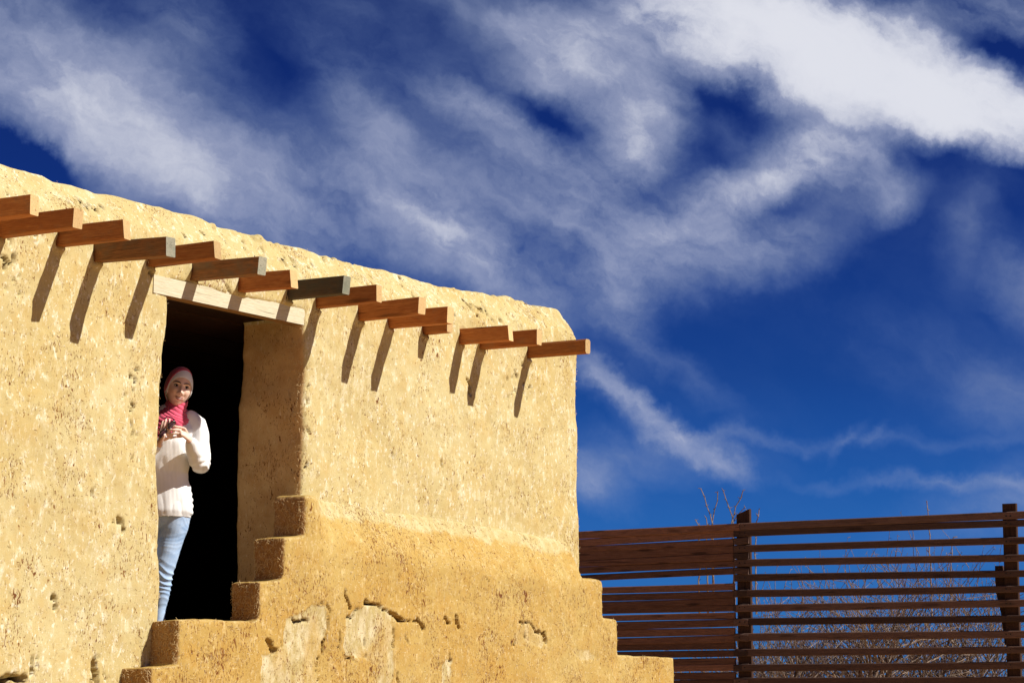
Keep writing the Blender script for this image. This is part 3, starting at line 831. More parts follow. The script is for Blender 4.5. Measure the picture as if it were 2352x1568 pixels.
        o.location = P.world((s0 + s1) / 2, y, 0) - fp
    post(PLR, 1689, 1720, 1175, .05)
    post(PLR, 2300, 2332, 1156, 0)
    post(PLL, 1180, 1212, 1215, .02, .09)
    sx = PLR.at(2300, 1300)[0]; post(PLR, 2300 + 560, 2300 + 594, 1110, 0)
    # screw heads where the slats meet the posts
    bm = bmesh.new()
    for (px_, k_) in ((1700, 0), (1712, 0), (2312, 1), (2322, 1)):
        for (a0, a1, b0, b1) in RS:
            t0, t1 = (a0, a1) if k_ == 0 else (b0, b1)
            s_, zc_ = PLR.at(px_, 1081.9 + .18 * (t0 + t1))
            w_ = PLR.world(s_, -.0165, zc_) - fp
            bmesh.ops.create_cone(bm, cap_ends=True, segments=7, radius1=.0075, radius2=.006, depth=.004,
                                  matrix=Matrix.Translation(w_) @ Matrix.Rotation(math.atan2(PLR.D.y, PLR.D.x), 4, 'Z') @ Matrix.Rotation(R(90), 4, 'X'))
    o = link('screw_heads', bm_mesh(bm), M_dark_steel, f, False); o['kind'] = 'stuff'
    # brace leaning on the right post
    q = [PLR.at(*k8(x, y)) for x, y in [(2152, 600), (2200, 598), (2206, 630), (2225, 780), (2250, 1100), (2215, 1105), (2190, 900), (2165, 800), (2153, 690)]]
    bm = bmesh.new(); prism(bm, q, .065, .10)
    me = bm_mesh(bm); o = link('brace', me, M_post, f, False)
    o.rotation_euler = (0, 0, math.atan2(PLR.D.y, PLR.D.x))
    return f
fence_boards()

# ------------------------------------------------------------------ bare trees
M_bark, n_, b_ = pbr('grey_bark', .85, .2)
tcn = n_.new('ShaderNodeTexCoord')
n_.l.new(n_.ramp(n_.noise(tcn.outputs['Object'], 9, 4, .7), [(0.35, (.06, .04, .03)), (0.5, (.28, .215, .165)), (.66, (.16, .08, .05))]), b_.inputs['Base Color'])
def tube(vs, fs, p0, p1, r0, r1, k=4):
    t_ = (p1 - p0); L = t_.length
    if L < 1e-5: return
    t_ = t_ / L; a = t_.cross(Vector((.3, .9, .2))).normalized(); b = t_.cross(a)
    n0 = len(vs)
    for p, r in ((p0, r0), (p1, r1)):
        for j in range(k):
            an = 2 * math.pi * j / k; vs.append(p + a * (r * math.cos(an)) + b * (r * math.sin(an)))
    for j in range(k): fs.append((n0+j, n0+(j+1) % k, n0+k+(j+1) % k, n0+k+j))
def tree(loc, height, spread, nmain, seed, label, shoots=()):
    rr = random.Random(seed)
    root = empty('bare_tree', loc); props(root, label, 'tree', 'bare trees behind the fence')
    tv, tf, cv, cf = [], [], [], []
    def grow(p, d, L, r, lev, V, Fc):
        nseg = 4 if lev < 3 else 3
        q = p.copy()
        for i in range(nseg):
            d = (d + Vector((rr.gauss(0, .13), rr.gauss(0, .13), rr.gauss(.03, .08)))).normalized()
            e = q + d * (L / nseg); r2 = r * (1 - .55 * (i + 1) / nseg)
            tube(V, Fc, q, e, r * (1 - .55 * i / nseg), r2, 5 if lev < 2 else 3)
            if lev < 4 and (i > 0 or lev > 0):
                for _ in range((2, rr.choice((1, 2)), 1, 0)[lev]):
                    an = rr.uniform(.35, 1.0); ax = Vector((rr.gauss(0, 1), rr.gauss(0, 1), rr.gauss(0, .4)))
                    ax = (ax - d * ax.dot(d)).normalized()
                    nd = (d * math.cos(an) + ax * math.sin(an) + Vector((0, 0, .15))).normalized()
                    grow(e, nd, L * rr.uniform(.50, .80), max(r2 * .70, .0048), lev + 1, V, Fc)
            if lev >= 3:
                for _ in range(2):       # buds and spurs
                    b = e + Vector((rr.gauss(0, 1), rr.gauss(0, 1), rr.gauss(0, 1))) * .014
                    tube(V, Fc, e, b, .0035, .0015, 3)
            q = e
    # trunk and leaders
    grow_h = height * .22
    tube(tv, tf, Vector((0, 0, -.05)), Vector((.03, 0, grow_h)), .11, .085, 8)
    for i in range(nmain):
        an = 2 * math.pi * i / nmain + rr.uniform(-.3, .3)
        d = Vector((math.cos(an) * spread, math.sin(an) * spread * .7, 1)).normalized()
        grow(Vector((.03, 0, grow_h)), d, height * rr.uniform(.34, .64), .045, 0, cv, cf)
    for (dx, h0, h1, lx) in shoots:
        q = Vector((dx, 0, h0 - .9)); n = 14
        for i in range(n):
            e = Vector((dx + lx * max(0, ((i + 1) / n * (h1 - h0 + .9) - .9) / (h1 - h0)) + rr.gauss(0, .006), rr.gauss(0, .01), h0 - .9 + (h1 - h0 + .9) * (i + 1) / n))
            tube(cv, cf, q, e, .0105 - .006 * i / n, .0105 - .006 * (i + 1) / n, 4)
            if i > 3:
                for _ in range(2):
                    b = e + Vector((rr.gauss(0, 1), 0, abs(rr.gauss(0, .8)))) * .022
                    tube(cv, cf, e, b, .006, .002, 3)
            q = e
    link('trunk', mesh_from(tv, tf), M_bark, root); link('crown', mesh_from(cv, cf), M_bark, root, False)
def at_depth(x, y, dep):
    p = ray(x, y) * dep; return Vector((p.x, p.y, p.z + CAMZ))
def tloc(x, dep):
    p = ray(x, 1600) * dep; return Vector((p.x, p.y, 0))
def shoot(cx, dep, x0, y0, x1, y1):
    a = at_depth(x0, y0, dep); b = at_depth(x1, y1, dep); c = tloc(cx, dep)
    return (a.x - c.x - .0, a.z, b.z, b.x - a.x)
S1 = [shoot(1700, 25, 1642, 1200, 1616, 1115), shoot(1700, 25, 1640, 1200, 1655, 1125), shoot(1700, 25, 1690, 1190, 1665, 1122), shoot(1700, 25, 1688, 1180, 1711, 1120),
      shoot(1700, 25, 1690, 1190, 1716, 1160), shoot(1700, 25, 1740, 1205, 1751, 1164), shoot(1700, 25, 1628, 1205, 1625, 1185), shoot(1700, 25, 1609, 1205, 1604, 1190), shoot(1700, 25, 1720, 1190, 1723, 1168)]
tree(tloc(1700, 25), 1.8, .55, 7, 3, 'bare tree whose twigs rise above the left post of the fence', S1)
tree(tloc(1900, 26), 2.35, .60, 9, 5, 'bare tree behind the left half of the open slats')
tree(tloc(2170, 26.5), 2.35, .60, 9, 9, 'bare tree behind open slats near the right post, one shoot above them', [shoot(2170, 26.5, 2145, 1230, 2141, 1147), shoot(2170, 26.5, 2190, 1300, 2200, 1230)])
tree(tloc(2420, 27), 1.8, .65, 9, 12, 'bare tree at the far right edge beyond the right fence post')

# ------------------------------------------------------------------ person
def principled(name, col, rough=.7, spec=.3, sss=0.0):
    m, n, b = pbr(name, rough, spec); b.inputs['Base Color'].default_value = (*col, 1)
    if sss:
        b.inputs['Subsurface Weight'].default_value = sss; b.inputs['Subsurface Scale'].default_value = .01
        b.inputs['Subsurface Radius'].default_value = (1, .35, .2)
    return m, n, b
M_skin, n_, b_ = principled('skin', (.60, .335, .225), .5, .35, .12)
tcn = n_.new('ShaderNodeTexCoord')
n_.l.new(n_.ramp(n_.noise(tcn.outputs['Object'], 18, 3), [(.3, (.76, .50, .39)), (.7, (.83, .58, .47))]), b_.inputs['Base Color'])
M_eyew, _, _ = principled('eye_white', (.62, .58, .55), .3, .5)
M_dark, _, _ = principled('dark_brown_hair', (.012, .007, .005), .5, .3)
M_iris, _, _ = principled('dark_iris', (.012, .007, .005), .25, .3)
M_lip, _, _ = principled('lips', (.42, .13, .11), .42, .4)
M_teeth, _, _ = principled('teeth', (.75, .70, .64), .3, .5)
M_pink, n_, b_ = principled('raspberry_scarf_cloth', (.55, .045, .12), .75, .2)
tcn = n_.new('ShaderNodeTexCoord')
n_.l.new(n_.ramp(n_.noise(tcn.outputs['Object'], 9, 4), [(.3, (.58, .05, .11)), (.7, (.70, .10, .18))]), b_.inputs['Base Color'])
b_.inputs['Sheen Weight'].default_value = .25
bump(n_, b_, n_.noise(n_.mapping(tcn.outputs['Object'], scale=(1, 1, 2.2)), 26, 3, .5, 1.0), .35, .01)
M_white, n_, b_ = principled('white_underscarf', (.86, .87, .89), .8, .2)
M_knit, n_, b_ = principled('white_knit', (.88, .88, .87), .95, .1)
tcn = n_.new('ShaderNodeTexCoord')
kv = n_.new('ShaderNodeTexWave', wave_type='BANDS', bands_direction='X'); n_.l.new(tcn.outputs['Object'], kv.inputs[0])
kv.inputs['Scale'].default_value = 42.0; kv.inputs['Distortion'].default_value = .6
kh = n_.new('ShaderNodeTexWave', wave_type='BANDS', bands_direction='Z'); n_.l.new(tcn.outputs['Object'], kh.inputs[0])
kh.inputs['Scale'].default_value = 46.0; kh.inputs['Distortion'].default_value = .8
bump(n_, b_, n_.math('MULTIPLY', kv.outputs['Fac'], n_.math('ADD', kh.outputs['Fac'], .8)), .30, .003)
M_jean, n_, b_ = principled('light_blue_denim', (.22, .36, .58), .85, .15)
tcn = n_.new('ShaderNodeTexCoord')
jn = n_.noise(n_.mapping(tcn.outputs['Object'], scale=(1, 1, 2.4)), 9, 5, .6)
jw = n_.noise(tcn.outputs['Object'], 420, 2)
jc = n_.mix(n_.maprange(jn, .3, .7), (.24, .39, .64), (.46, .58, .76))
n_.l.new(n_.mix(n_.maprange(jw, .4, .6, 0, .25), jc, (.6, .68, .78)), b_.inputs['Base Color'])
M_shoe, _, _ = principled('canvas_shoe', (.3, .28, .27), .8)
M_black, _, _ = principled('glossy_black_plastic', (.010, .009, .012), .18, .6)
M_lens, _, _ = principled('dark_violet_lens', (.045, .012, .045), .06, .8)

ps, _z = fa(385, 1200, -.575)
pw = FAC.world(ps, .575, floor_z)
person = empty('person', pw, R(8))
props(person, 'young woman in pink headscarf, white sweater and light jeans peering out of the doorway', 'person')
HC = Vector((.048, -.02, 1.493))
HR = Matrix.Rotation(R(12), 3, 'Z') @ Matrix.Rotation(R(10), 3, 'Y') @ Matrix.Rotation(R(3), 3, 'X')
def headgrid(nu=96, nv=72):
    vs, fs = [], []
    for j in range(nv + 1):
        th = math.pi * j / nv
        for i in range(nu):
            ph = 2 * math.pi * i / nu
            vs.append((math.sin(th) * math.sin(ph), -math.sin(th) * math.cos(ph), math.cos(th)))
    for j in range(nv):
        for i in range(nu):
            a, b, c, d_ = j*nu+i, j*nu+(i+1) % nu, (j+1)*nu+(i+1) % nu, (j+1)*nu+i
            fs.append((a, d_, c, b))
    return np.array(vs), fs
def headshape(d, infl=0.0, face=True):
    x, y, z = d[:, 0], d[:, 1], d[:, 2]
    low = np.clip(-z, 0, 1)
    wx_ = 1 - .30 * low ** 1.7 + .02 * np.exp(-((z + .25) / .25) ** 2)
    X = .0735 * x * wx_
    Y = np.where(y < 0, -.090 * np.abs(y) ** .82 * (1 - .10 * low ** 2), .100 * y * (1 - .45 * low ** 1.5))
    Z = np.where(z > 0, .112 * z, .118 * z)
    P = np.stack([X, Y, Z], 1)
    if face:
        fr = smooth01((-y - .12) * 3)
        def g(cx, cz, sx, sz): return np.exp(-((P[:, 0] - cx) / sx) ** 2 / 2 - ((P[:, 2] - cz) / sz) ** 2 / 2)
        D = 0
        D = D + .013 * g(0, -.016, .0062, .016) + .0205 * g(0, -.038, .0085, .0090)
        for s in (-1, 1):
            D = D + .0085 * g(s * .0125, -.043, .0058, .0055) - .0105 * g(s * .030, .000, .0125, .0085) + .0045 * g(s * .030, .019, .016, .006)
            D = D + .0055 * g(s * .040, -.032, .016, .014) - .0028 * g(s * .024, -.058, .007, .010) + .003 * g(s * .026, -.070, .006, .006)
        D = D + .0065 * g(0, -.0640, .017, .0035) + .0068 * g(0, -.0735, .014, .0042) - .003 * g(0, -.0685, .018, .0018) - .0035 * g(0, -.083, .014, .0045)
        D = D + .0085 * g(0, -.101, .015, .012) + .003 * g(0, .05, .04, .02)
        P[:, 1] -= D * fr
    if infl:
        P = P * (1 + infl / .095)
    return P
def to_person(P):
    M = np.array(HR); return P @ M.T + np.array(HC)

hv, hf = headgrid()
head = headshape(hv)
def face_y(x, z):
    m_ = (hv[:, 1] < -.1)
    q = head[m_]; k_ = np.argsort((q[:, 0] - x) ** 2 + (q[:, 2] - z) ** 2)[:4]
    w_ = 1 / (np.sqrt((q[k_, 0] - x) ** 2 + (q[k_, 2] - z) ** 2) + 1e-5)
    return float((q[k_, 1] * w_).sum() / w_.sum())

# body: one continuous skin surface (head, neck, trunk, arms, hands, legs)
bm = bmesh.new()
vv = [bm.verts.new(p) for p in to_person(head)]
for f_ in hf:
    try: bm.faces.new([vv[i] for i in f_])
    except ValueError: pass
bmesh.ops.remove_doubles(bm, verts=bm.verts, dist=1e-5)
rloft(bm, [(.015, .02, 1.30, .055, .052), (.030, .012, 1.36, .050, .052), (.040, .0, 1.42, .050, .056), (.046, -.005, 1.47, .048, .055)])
rloft(bm, [(-.02, .02, .80, .115, .085), (-.02, .02, .90, .115, .08), (-.015, .02, 1.0, .105, .075), (-.01, .015, 1.12, .12, .085), (0, .02, 1.24, .13, .09), (.005, .02, 1.30, .12, .07)], 28)
SH = Vector((.150, .02, 1.300)); EL = Vector((.186, -.03, 1.040)); WR = Vector((.118, -.205, 1.165))
SH2 = Vector((-.155, .02, 1.29)); EL2 = Vector((-.200, -.05, 1.03)); WR2 = Vector((-.058, -.215, 1.140))
for a, b, c in ((SH, EL, WR), (SH2, EL2, WR2)):
    rloft(bm, [(*a, .043, .043), (*((a+b)/2), .040, .040), (*b, .034, .034)]); rloft(bm, [(*b, .034, .034), (*((b+c)/2), .032, .030), (*c, .023, .019)])
for pth in ([(.045, .02, .82, .068, .072), (.030, .02, .70, .068, .074), (.012, .015, .58, .066, .070), (-.018, .01, .46, .052, .056), (-.030, .02, .36, .050, .054), (-.040, .03, .22, .036, .040), (-.045, .03, .09, .030, .034)],
            [(-.085, .02, .82, .068, .072), (-.120, .02, .70, .070, .074), (-.145, .015, .58, .066, .070), (-.16, .0, .46, .052, .056), (-.165, .015, .36, .050, .054), (-.17, .03, .22, .036, .040), (-.175, .03, .09, .030, .034)]):
    rloft(bm, pth)
def chain(pts_, r0, r1):
    n = len(pts_); rloft(bm, [(*p, r0 + (r1 - r0) * i / (n - 1), (r0 + (r1 - r0) * i / (n - 1)) * .92) for i, p in enumerate(pts_)], 10)
def finger(base, dirs, lens, r0):
    p = Vector(base); out = [p.copy()]
    for d_, l_ in zip(dirs, lens):
        p = p + Vector(d_).normalized() * l_; out.append(p.copy())
    chain(out, r0, r0 * .78)
# her left hand (right in the picture), back of the hand to us, fingers to the left
rloft(bm, [(.120, -.203, 1.162, .020, .022), (.104, -.222, 1.182, .016, .029), (.082, -.236, 1.200, .014, .033), (.066, -.243, 1.208, .012, .032)], 14)
for i, (bz, by, sc_, dz) in enumerate([(1.234, -.247, .96, .16), (1.217, -.252, 1.05, .06), (1.199, -.251, 1.0, -.02), (1.182, -.245, .82, -.08)]):
    bx = .060 + (i == 0) * .004 + (i == 3) * .006
    finger((bx, by, bz), [(-1, -.30, dz), (-.95, .25, dz - .12), (-.70, .75, dz - .2)], [.037 * sc_, .025 * sc_, .019 * sc_], .0087 - .0004 * i)
finger((.098, -.228, 1.205), [(-.45, -.5, .8), (-.9, -.2, .25), (-1, .15, -.15)], [.030, .030, .024], .0105)
# her right hand, holding the glasses
rloft(bm, [(-.060, -.215, 1.140, .019, .021), (-.048, -.232, 1.165, .015, .029), (-.036, -.242, 1.186, .013, .032), (-.030, -.246, 1.196, .012, .031)], 14)
for i, (bx, bz, sc_) in enumerate([(-.004, 1.194, .95), (-.020, 1.205, 1.04), (-.037, 1.211, 1.0), (-.052, 1.212, .82)]):
    finger((bx, -.248, bz), [(.18, -.25, 1), (.3, .1, .95), (.25, .6, .6)], [.037 * sc_, .025 * sc_, .019 * sc_], .0086 - .0004 * i)
finger((-.026, -.238, 1.165), [(.9, -.35, .4), (.75, -.1, .8), (.3, .1, 1)], [.030, .030, .024], .0103)
me = remesh(bm_mesh(bm), 0.0030)
co = get_co(me); co = lap(me, co, 2); set_co(me, co)
link('body', me, M_skin, person)

def patch_obj(name, pts_fn, mat, parent, nu, nv, close_u=False):
    vs, fs = [], []
    for j in range(nv + 1):
        for i in range(nu + (0 if close_u else 1)):
            vs.append(pts_fn(i / nu, j / nv))
    W_ = nu if close_u else nu + 1
    for j in range(nv):
        for i in range(nu):
            fs.append((j*W_+i, j*W_+(i+1) % W_, (j+1)*W_+(i+1) % W_, (j+1)*W_+i))
    bm = bmesh.new(); bv = [bm.verts.new(v) for v in vs]
    for f_ in fs: bm.faces.new([bv[k_] for k_ in f_])
    bmesh.ops.remove_doubles(bm, verts=bm.verts, dist=1e-6)
    return link(name, bm_mesh(bm), mat, parent)
def hp(x, y, z):
    return HC + HR @ Vector((x, y, z))
def tube_obj(name, pts_, rad, mat, parent, seg=8, flat=1.0):
    bm = bmesh.new(); rloft(bm, [(*p, r_, r_ * flat) for p, r_ in zip(pts_, rad)], seg); return link(name, bm_mesh(bm), mat, parent)
for s in (-1, 1):
    cx, cz = s * .030, .000
    fy = face_y(cx, cz)
    # almond shaped eye, dark iris, lashes, brow
    def eyefn(u, v, cx=cx, cz=cz, fy=fy):
        a = 2 * math.pi * u; r_ = v
        return hp(cx + .0135 * r_ * math.cos(a), fy - .0022 - .0028 * (1 - r_ * r_) ** .5 if r_ < 1 else fy - .0015, cz + .0064 * r_ * math.sin(a) * (1 - .25 * abs(math.cos(a))))
    e = patch_obj('eye', eyefn, M_eyew, person, 20, 6, True)
    ix = cx + .0012
    def irfn(u, v, cx=ix, cz=cz + .0004, fy=fy):
        a = 2 * math.pi * u; r_ = v
        return hp(cx + .0066 * r_ * math.cos(a), fy - .0054 - .0010 * (1 - r_ * r_), cz + .0062 * r_ * math.sin(a))
    patch_obj('iris', irfn, M_iris, e, 16, 3, True)
    tube_obj('eyelashes', [hp(cx + .0148 * t_, fy - .0040 - .0022 * (1 - t_ * t_), cz + .0066 * (1 - t_ * t_) - .0004 + .0012 * t_ * s) for t_ in np.linspace(-1, 1, 9)], [.0010] + [.0018] * 7 + [.0010], M_dark, e)
    tube_obj('eyelashes', [hp(cx + .0135 * t_, fy - .0034 - .0018 * (1 - t_ * t_), cz - .0058 * (1 - t_ * t_)) for t_ in np.linspace(-1, 1, 9)], [.0005] + [.0009] * 7 + [.0005], M_dark, e)
    br = []
    for t_ in np.linspace(0, 1, 10):
        x_ = s * (.010 + .042 * t_); z_ = .0165 + .0065 * math.sin(math.pi * min(1, t_ * .80)) - .004 * t_ ** 3
        br.append(hp(x_, face_y(x_, z_) - .0012, z_))
    bm = bmesh.new(); rloft(bm, [(*p, r_ * .5, r_) for p, r_ in zip(br, [.0022, .0030, .0034, .0034, .0032, .0030, .0027, .0022, .0017, .0010])], 8)
    link('eyebrow', bm_mesh(bm), M_dark, person)
ly = lambda x_, z_: face_y(x_, z_)
tube_obj('lip', [hp(.0235 * t_, ly(.0235 * t_, -.0655) - .0012, -.0640 + .0030 * abs(t_) ** 1.6 - .0012 * math.exp(-(t_ / .15) ** 2)) for t_ in np.linspace(-1, 1, 13)], [.0010] + [.0024] * 11 + [.0010], M_lip, person)
tube_obj('lip', [hp(.0225 * t_, ly(.0225 * t_, -.0735) - .0014, -.0758 + .0105 * abs(t_) ** 1.9) for t_ in np.linspace(-1, 1, 13)], [.0010] + [.0026, .003, .0032, .0034, .0034, .0034, .0034, .0034, .0032, .003, .0026] + [.0010], M_lip, person)
tube_obj('teeth', [hp(.0150 * t_, ly(.0150 * t_, -.0690) - .0010, -.0695 + .003 * t_ * t_) for t_ in np.linspace(-1, 1, 9)], [.0016] + [.0030] * 7 + [.0016], M_teeth, person)
for s in (-1, 1):
    x_ = s * .0062; z_ = -.0478
    tube_obj('nostril', [hp(x_ - s * .0022, ly(x_, z_) + .0002, z_ - .0006), hp(x_ + s * .0022, ly(x_, z_) + .0006, z_)], [.0014, .0014], M_dark, person, 6)

# headscarf: white underscarf band, raspberry outer scarf
def shell(name, infl, keep, mat, z_low, fold=0.0):
    v0, f0 = headgrid(300, 220)
    P = headshape(v0, infl, face=False)
    # fuller at the back, the cloth bridges the jaw
    P[:, 1] += np.where(v0[:, 1] > 0, .016 * v0[:, 1], 0)
    low = np.clip(-v0[:, 2], 0, 1)
    P[:, 0] *= 1 + .03 * low
    kp = keep(P, v0)
    bm = bmesh.new(); Q = P.copy()
    if fold: Q *= (1 + fold * vn(P * [1, 1, 2.5], 30, 90))[:, None]
    vv = [bm.verts.new(p) for p in to_person(Q)]
    for f_ in f0:
        if all(kp[i] for i in f_):
            try: bm.faces.new([vv[i] for i in f_])
            except ValueError: pass
    bmesh.ops.delete(bm, geom=[v for v in bm.verts if not v.link_faces], context='VERTS')
    bmesh.ops.remove_doubles(bm, verts=bm.verts, dist=1e-6)
    me = bm_mesh(bm)
    o = link(name, me, mat, person)
    m_ = o.modifiers.new('thick', 'SOLIDIFY'); m_.thickness = .0025; m_.offset = 1
    return o
def open_face(P, v0):
    # face opening: rounded forehead, wide at the cheeks, down under the chin
    q = ((P[:, 0]) / .0665) ** 2 + ((P[:, 2] + .018) / np.where(P[:, 2] > -.018, .069, .130)) ** 2.0
    return ~((q < 1) & (v0[:, 1] < .15))
def open_white(P, v0):
    q = ((P[:, 0] - .014) / .088) ** 2 + ((P[:, 2] + .03) / np.where(P[:, 2] > -.03, .128, .150)) ** 2
    return ~((q < 1) & (v0[:, 1] < .25))
shell('underscarf', .0035, lambda P, v: open_face(P, v) & (v[:, 1] < .6) & (P[:, 2] > -.085), M_white, 0)
shell('headscarf', .0070, lambda P, v: open_white(P, v), M_pink, 0, .010)
# the scarf wound round the neck and falling on the chest
bm = bmesh.new()
NR = [(.046, .010, 1.430, .056, .062), (.040, .004, 1.402, .055, .064), (.032, -.002, 1.380, .058, .068), (.024, -.004, 1.360, .068, .074), (.018, -.004, 1.338, .084, .082), (.010, -.004, 1.315, .104, .092),
      (.000, -.008, 1.290, .112, .100), (-.012, -.012, 1.262, .108, .100), (-.026, -.016, 1.232, .096, .098), (-.038, -.020, 1.200, .076, .092), (-.044, -.022, 1.178, .050, .076)]
def scarf_obj(name, rings, seed, nseg=110, sub=9):
    arr = np.array(rings); t0 = np.arange(len(arr)); tt = np.linspace(0, len(arr) - 1, (len(arr) - 1) * sub + 1)
    A_ = np.stack([np.interp(tt, t0, arr[:, k_]) for k_ in range(5)], 1)
    for _ in range(6): A_[1:-1] = (A_[:-2] + A_[2:] + 2 * A_[1:-1]) / 4
    vs = []
    for i in range(len(A_)):
        cx, cy, cz, ra, rb = A_[i]
        for k_ in range(nseg):
            a = 2 * math.pi * k_ / nseg
            vs.append((cx + ra * math.cos(a), cy + rb * math.sin(a), cz))
    V = np.array(vs)
    # wrinkles sweep down from the right of the picture to the left
    sweep = V[:, 2] + .55 * V[:, 0]
    ph = sweep * 230 + 3.2 * vn(V * [1, 1, 1], 14, seed) + 1.6 * vn(V, 34, seed + 1)
    wr = np.abs(np.sin(ph * .5)) * .0070 * (.55 + .6 * (vn(V, 9, seed + 2) + 1) / 2) - .003
    cen = np.repeat(A_[:, :3], nseg, 0)
    n_ = V - cen; n_ /= np.linalg.norm(n_, axis=1)[:, None]
    fade = smooth01((V[:, 2] - V[:, 2].min()) / .03)
    V += n_ * wr[:, None]
    V[:, 2] -= .030 * (n_[:, 1] * -1) * smooth01((V[:, 2] - 1.28) / .10) + .012 * n_[:, 0]
    fs = []
    for i in range(len(A_) - 1):
        for k_ in range(nseg):
            a, b = i*nseg+k_, i*nseg+(k_+1) % nseg; fs.append((a, b, b+nseg, a+nseg))
    me = mesh_from(V, fs); o = link(name, me, M_pink, person)
    m_ = o.modifiers.new('thick', 'SOLIDIFY'); m_.thickness = .003
    return o
scarf_obj('neck_scarf', NR, 5)
# a loose end over the far shoulder
bm = bmesh.new()
loft(bm, [(.060, .03, 1.352, .040, .030), (.090, .035, 1.345, .038, .026), (.120, .04, 1.335, .030, .020), (.143, .045, 1.325, .018, .012)], 20)
me = bm_mesh(bm); cc = get_co(me); cc += get_no(me) * (vn(cc * [1, 1, 1], 60, 3) * .004)[:, None]; set_co(me, cc)
link('scarf_end', me, M_pink, person)

# sweater
bm = bmesh.new()
rloft(bm, [(-.02, .015, .775, .158, .118), (-.02, .015, .84, .155, .115), (-.021, .015, .92, .140, .108), (-.022, .015, 1.0, .130, .104), (-.018, .010, 1.09, .133, .112), (-.010, .008, 1.17, .140, .118), (.0, .012, 1.25, .148, .110), (.006, .018, 1.305, .135, .085), (.014, .018, 1.335, .085, .065)], 36)
rloft(bm, [(.115, .02, 1.300, .055, .056), (.150, .018, 1.278, .056, .058), (.163, .008, 1.22, .053, .056), (.174, -.008, 1.15, .050, .055), (.182, -.022, 1.09, .052, .056), (.184, -.032, 1.045, .051, .052)], 20)
rloft(bm, [(.184, -.032, 1.045, .049, .050), (.172, -.075, 1.060, .049, .055), (.155, -.125, 1.095, .044, .050), (.136, -.170, 1.130, .036, .040), (.126, -.192, 1.150, .030, .032)], 20)
rloft(bm, [(-.115, .02, 1.295, .055, .056), (-.155, .015, 1.27, .055, .057), (-.175, -.01, 1.18, .050, .054), (-.195, -.035, 1.08, .050, .054), (-.198, -.05, 1.035, .049, .050)], 20)
rloft(bm, [(-.198, -.05, 1.035, .047, .048), (-.165, -.10, 1.055, .044, .048), (-.115, -.16, 1.095, .036, .040), (-.078, -.198, 1.125, .028, .031)], 20)
me = remesh(bm_mesh(bm), .0042)
co = get_co(me); co = lap(me, co, 5); set_co(me, co); no = get_no(me)
arm_ = smooth01((co[:, 0] - .105) / .03)
fold = np.abs(vn(co * [1, 1, .55], 16, 14)) * .010 + vn(co, 9, 15) * .006
fold += np.sin(co[:, 2] * 150 + 5 * vn(co, 10, 16)) * .0035 * arm_ * smooth01((1.12 - co[:, 2]) / .1)
co += no * fold[:, None]
# open hem: cut flat
set_co(me, co)
bm = bmesh.new(); bm.from_mesh(me)
hemv = [v for v in bm.verts if v.co.z < .738]
bmesh.ops.delete(bm, geom=hemv, context='VERTS')
me2 = bpy.data.meshes.new('m'); bm.to_mesh(me2); bm.free()
o = link('sweater', me2, M_knit, person)
m_ = o.modifiers.new('thick', 'SOLIDIFY'); m_.thickness = .006; m_.offset = 0

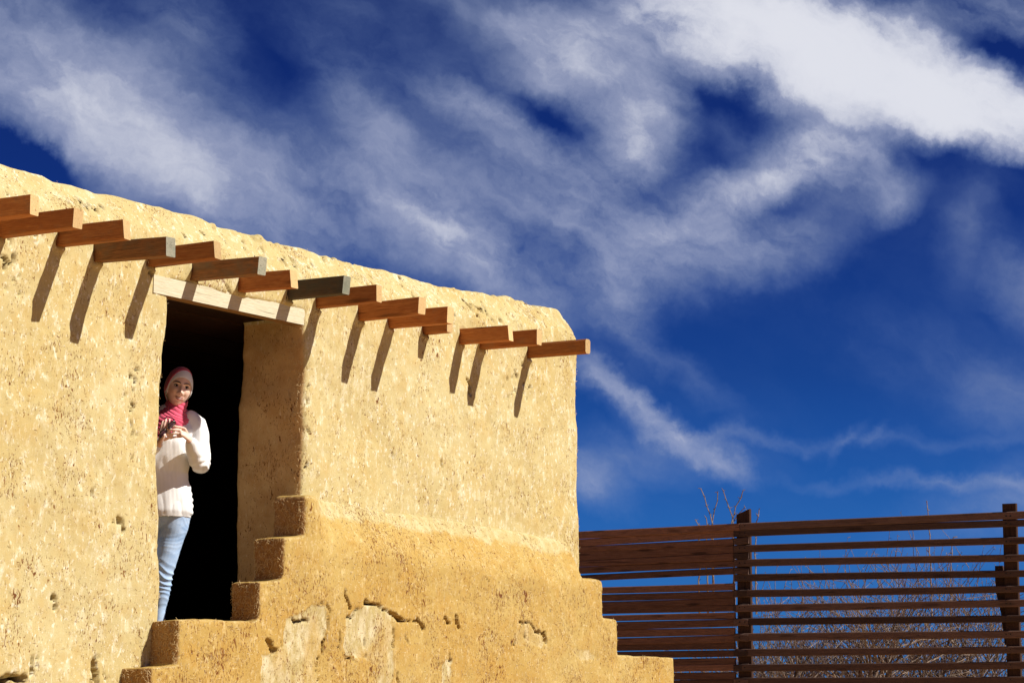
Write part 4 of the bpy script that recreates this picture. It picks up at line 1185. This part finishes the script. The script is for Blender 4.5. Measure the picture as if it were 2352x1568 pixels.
# jeans
bm = bmesh.new()
rloft(bm, [(-.02, .02, .86, .132, .095), (-.02, .02, .79, .142, .103), (-.02, .02, .755, .140, .10)], 28)
rloft(bm, [(.042, .02, .76, .092, .098), (.030, .02, .70, .090, .095), (.014, .018, .62, .082, .085), (-.004, .012, .54, .074, .078), (-.020, .005, .46, .066, .070), (-.030, .008, .40, .061, .066), (-.035, .02, .32, .056, .062), (-.042, .03, .22, .044, .050), (-.045, .03, .12, .038, .046)], 24)
rloft(bm, [(-.10, .02, .76, .088, .098), (-.125, .02, .70, .086, .092), (-.14, .018, .62, .08, .085), (-.15, .012, .54, .074, .078), (-.16, .0, .46, .066, .070), (-.163, .005, .40, .061, .066), (-.165, .015, .32, .056, .062), (-.17, .03, .22, .044, .050), (-.175, .03, .12, .038, .046)], 24)
me = remesh(bm_mesh(bm), .0042)
co = get_co(me); co = lap(me, co, 4); set_co(me, co); no = get_no(me)
kn = np.exp(-((co[:, 2] - .38) / .075) ** 2) * .9 + .12
fold = (1 - np.abs(np.sin(co[:, 2] * 85 + co[:, 0] * 22 + 4.5 * vn(co, 11, 25)))) * .0085 * kn + vn(co, 18, 26) * .003
co += no * fold[:, None]; set_co(me, co)
link('jeans', me, M_jean, person)
for cx in (-.045, -.175):
    bm = bmesh.new(); rloft(bm, [(cx, .055, .035, .036, .033), (cx, .0, .04, .040, .036), (cx, -.06, .032, .042, .028), (cx, -.12, .026, .036, .022)], 16)
    loft(bm, [(cx, .03, .05, .038, .044), (cx, .03, .11, .037, .043)], 16)
    me = bm_mesh(bm); link('shoe', me, M_shoe, person)

# sunglasses held between the hands
gl = empty('sunglasses', pw, R(8))
props(gl, 'black sunglasses with violet lenses held between her hands', 'sunglasses')
GC = Vector((-.012, -.272, 1.222)); GR = Matrix.Rotation(R(-46), 3, 'Y') @ Matrix.Rotation(R(52), 3, 'X')
def gp(x, y, z): return GC + GR @ Vector((x, y, z))
for s in (-1, 1):
    ring = [gp(s * .034 + .027 * math.cos(a), -.002 * math.cos(2 * a), .020 * math.sin(a)) for a in np.linspace(0, 2 * math.pi, 25)]
    tube_obj('lens_rim', ring, [.0030] * 25, M_black, gl, 8)
    patch_obj('lens', lambda u, v, s=s: gp(s * .034 + .026 * v * math.cos(2*math.pi*u), -.0035 * (1 - v * v), .019 * v * math.sin(2*math.pi*u)), M_lens, gl, 24, 4, True)
    tube_obj('temple', [gp(s * .062, .002, .008), gp(s * .064, .030, .010), gp(s * .055, .058, .008), gp(s * .030, .075, .0)], [.0036, .0030, .0026, .0028], M_black, gl, 8)
tube_obj('bridge', [gp(-.009, 0, .006), gp(0, -.003, .009), gp(.009, 0, .006)], [.0024, .0022, .0024], M_black, gl, 8)
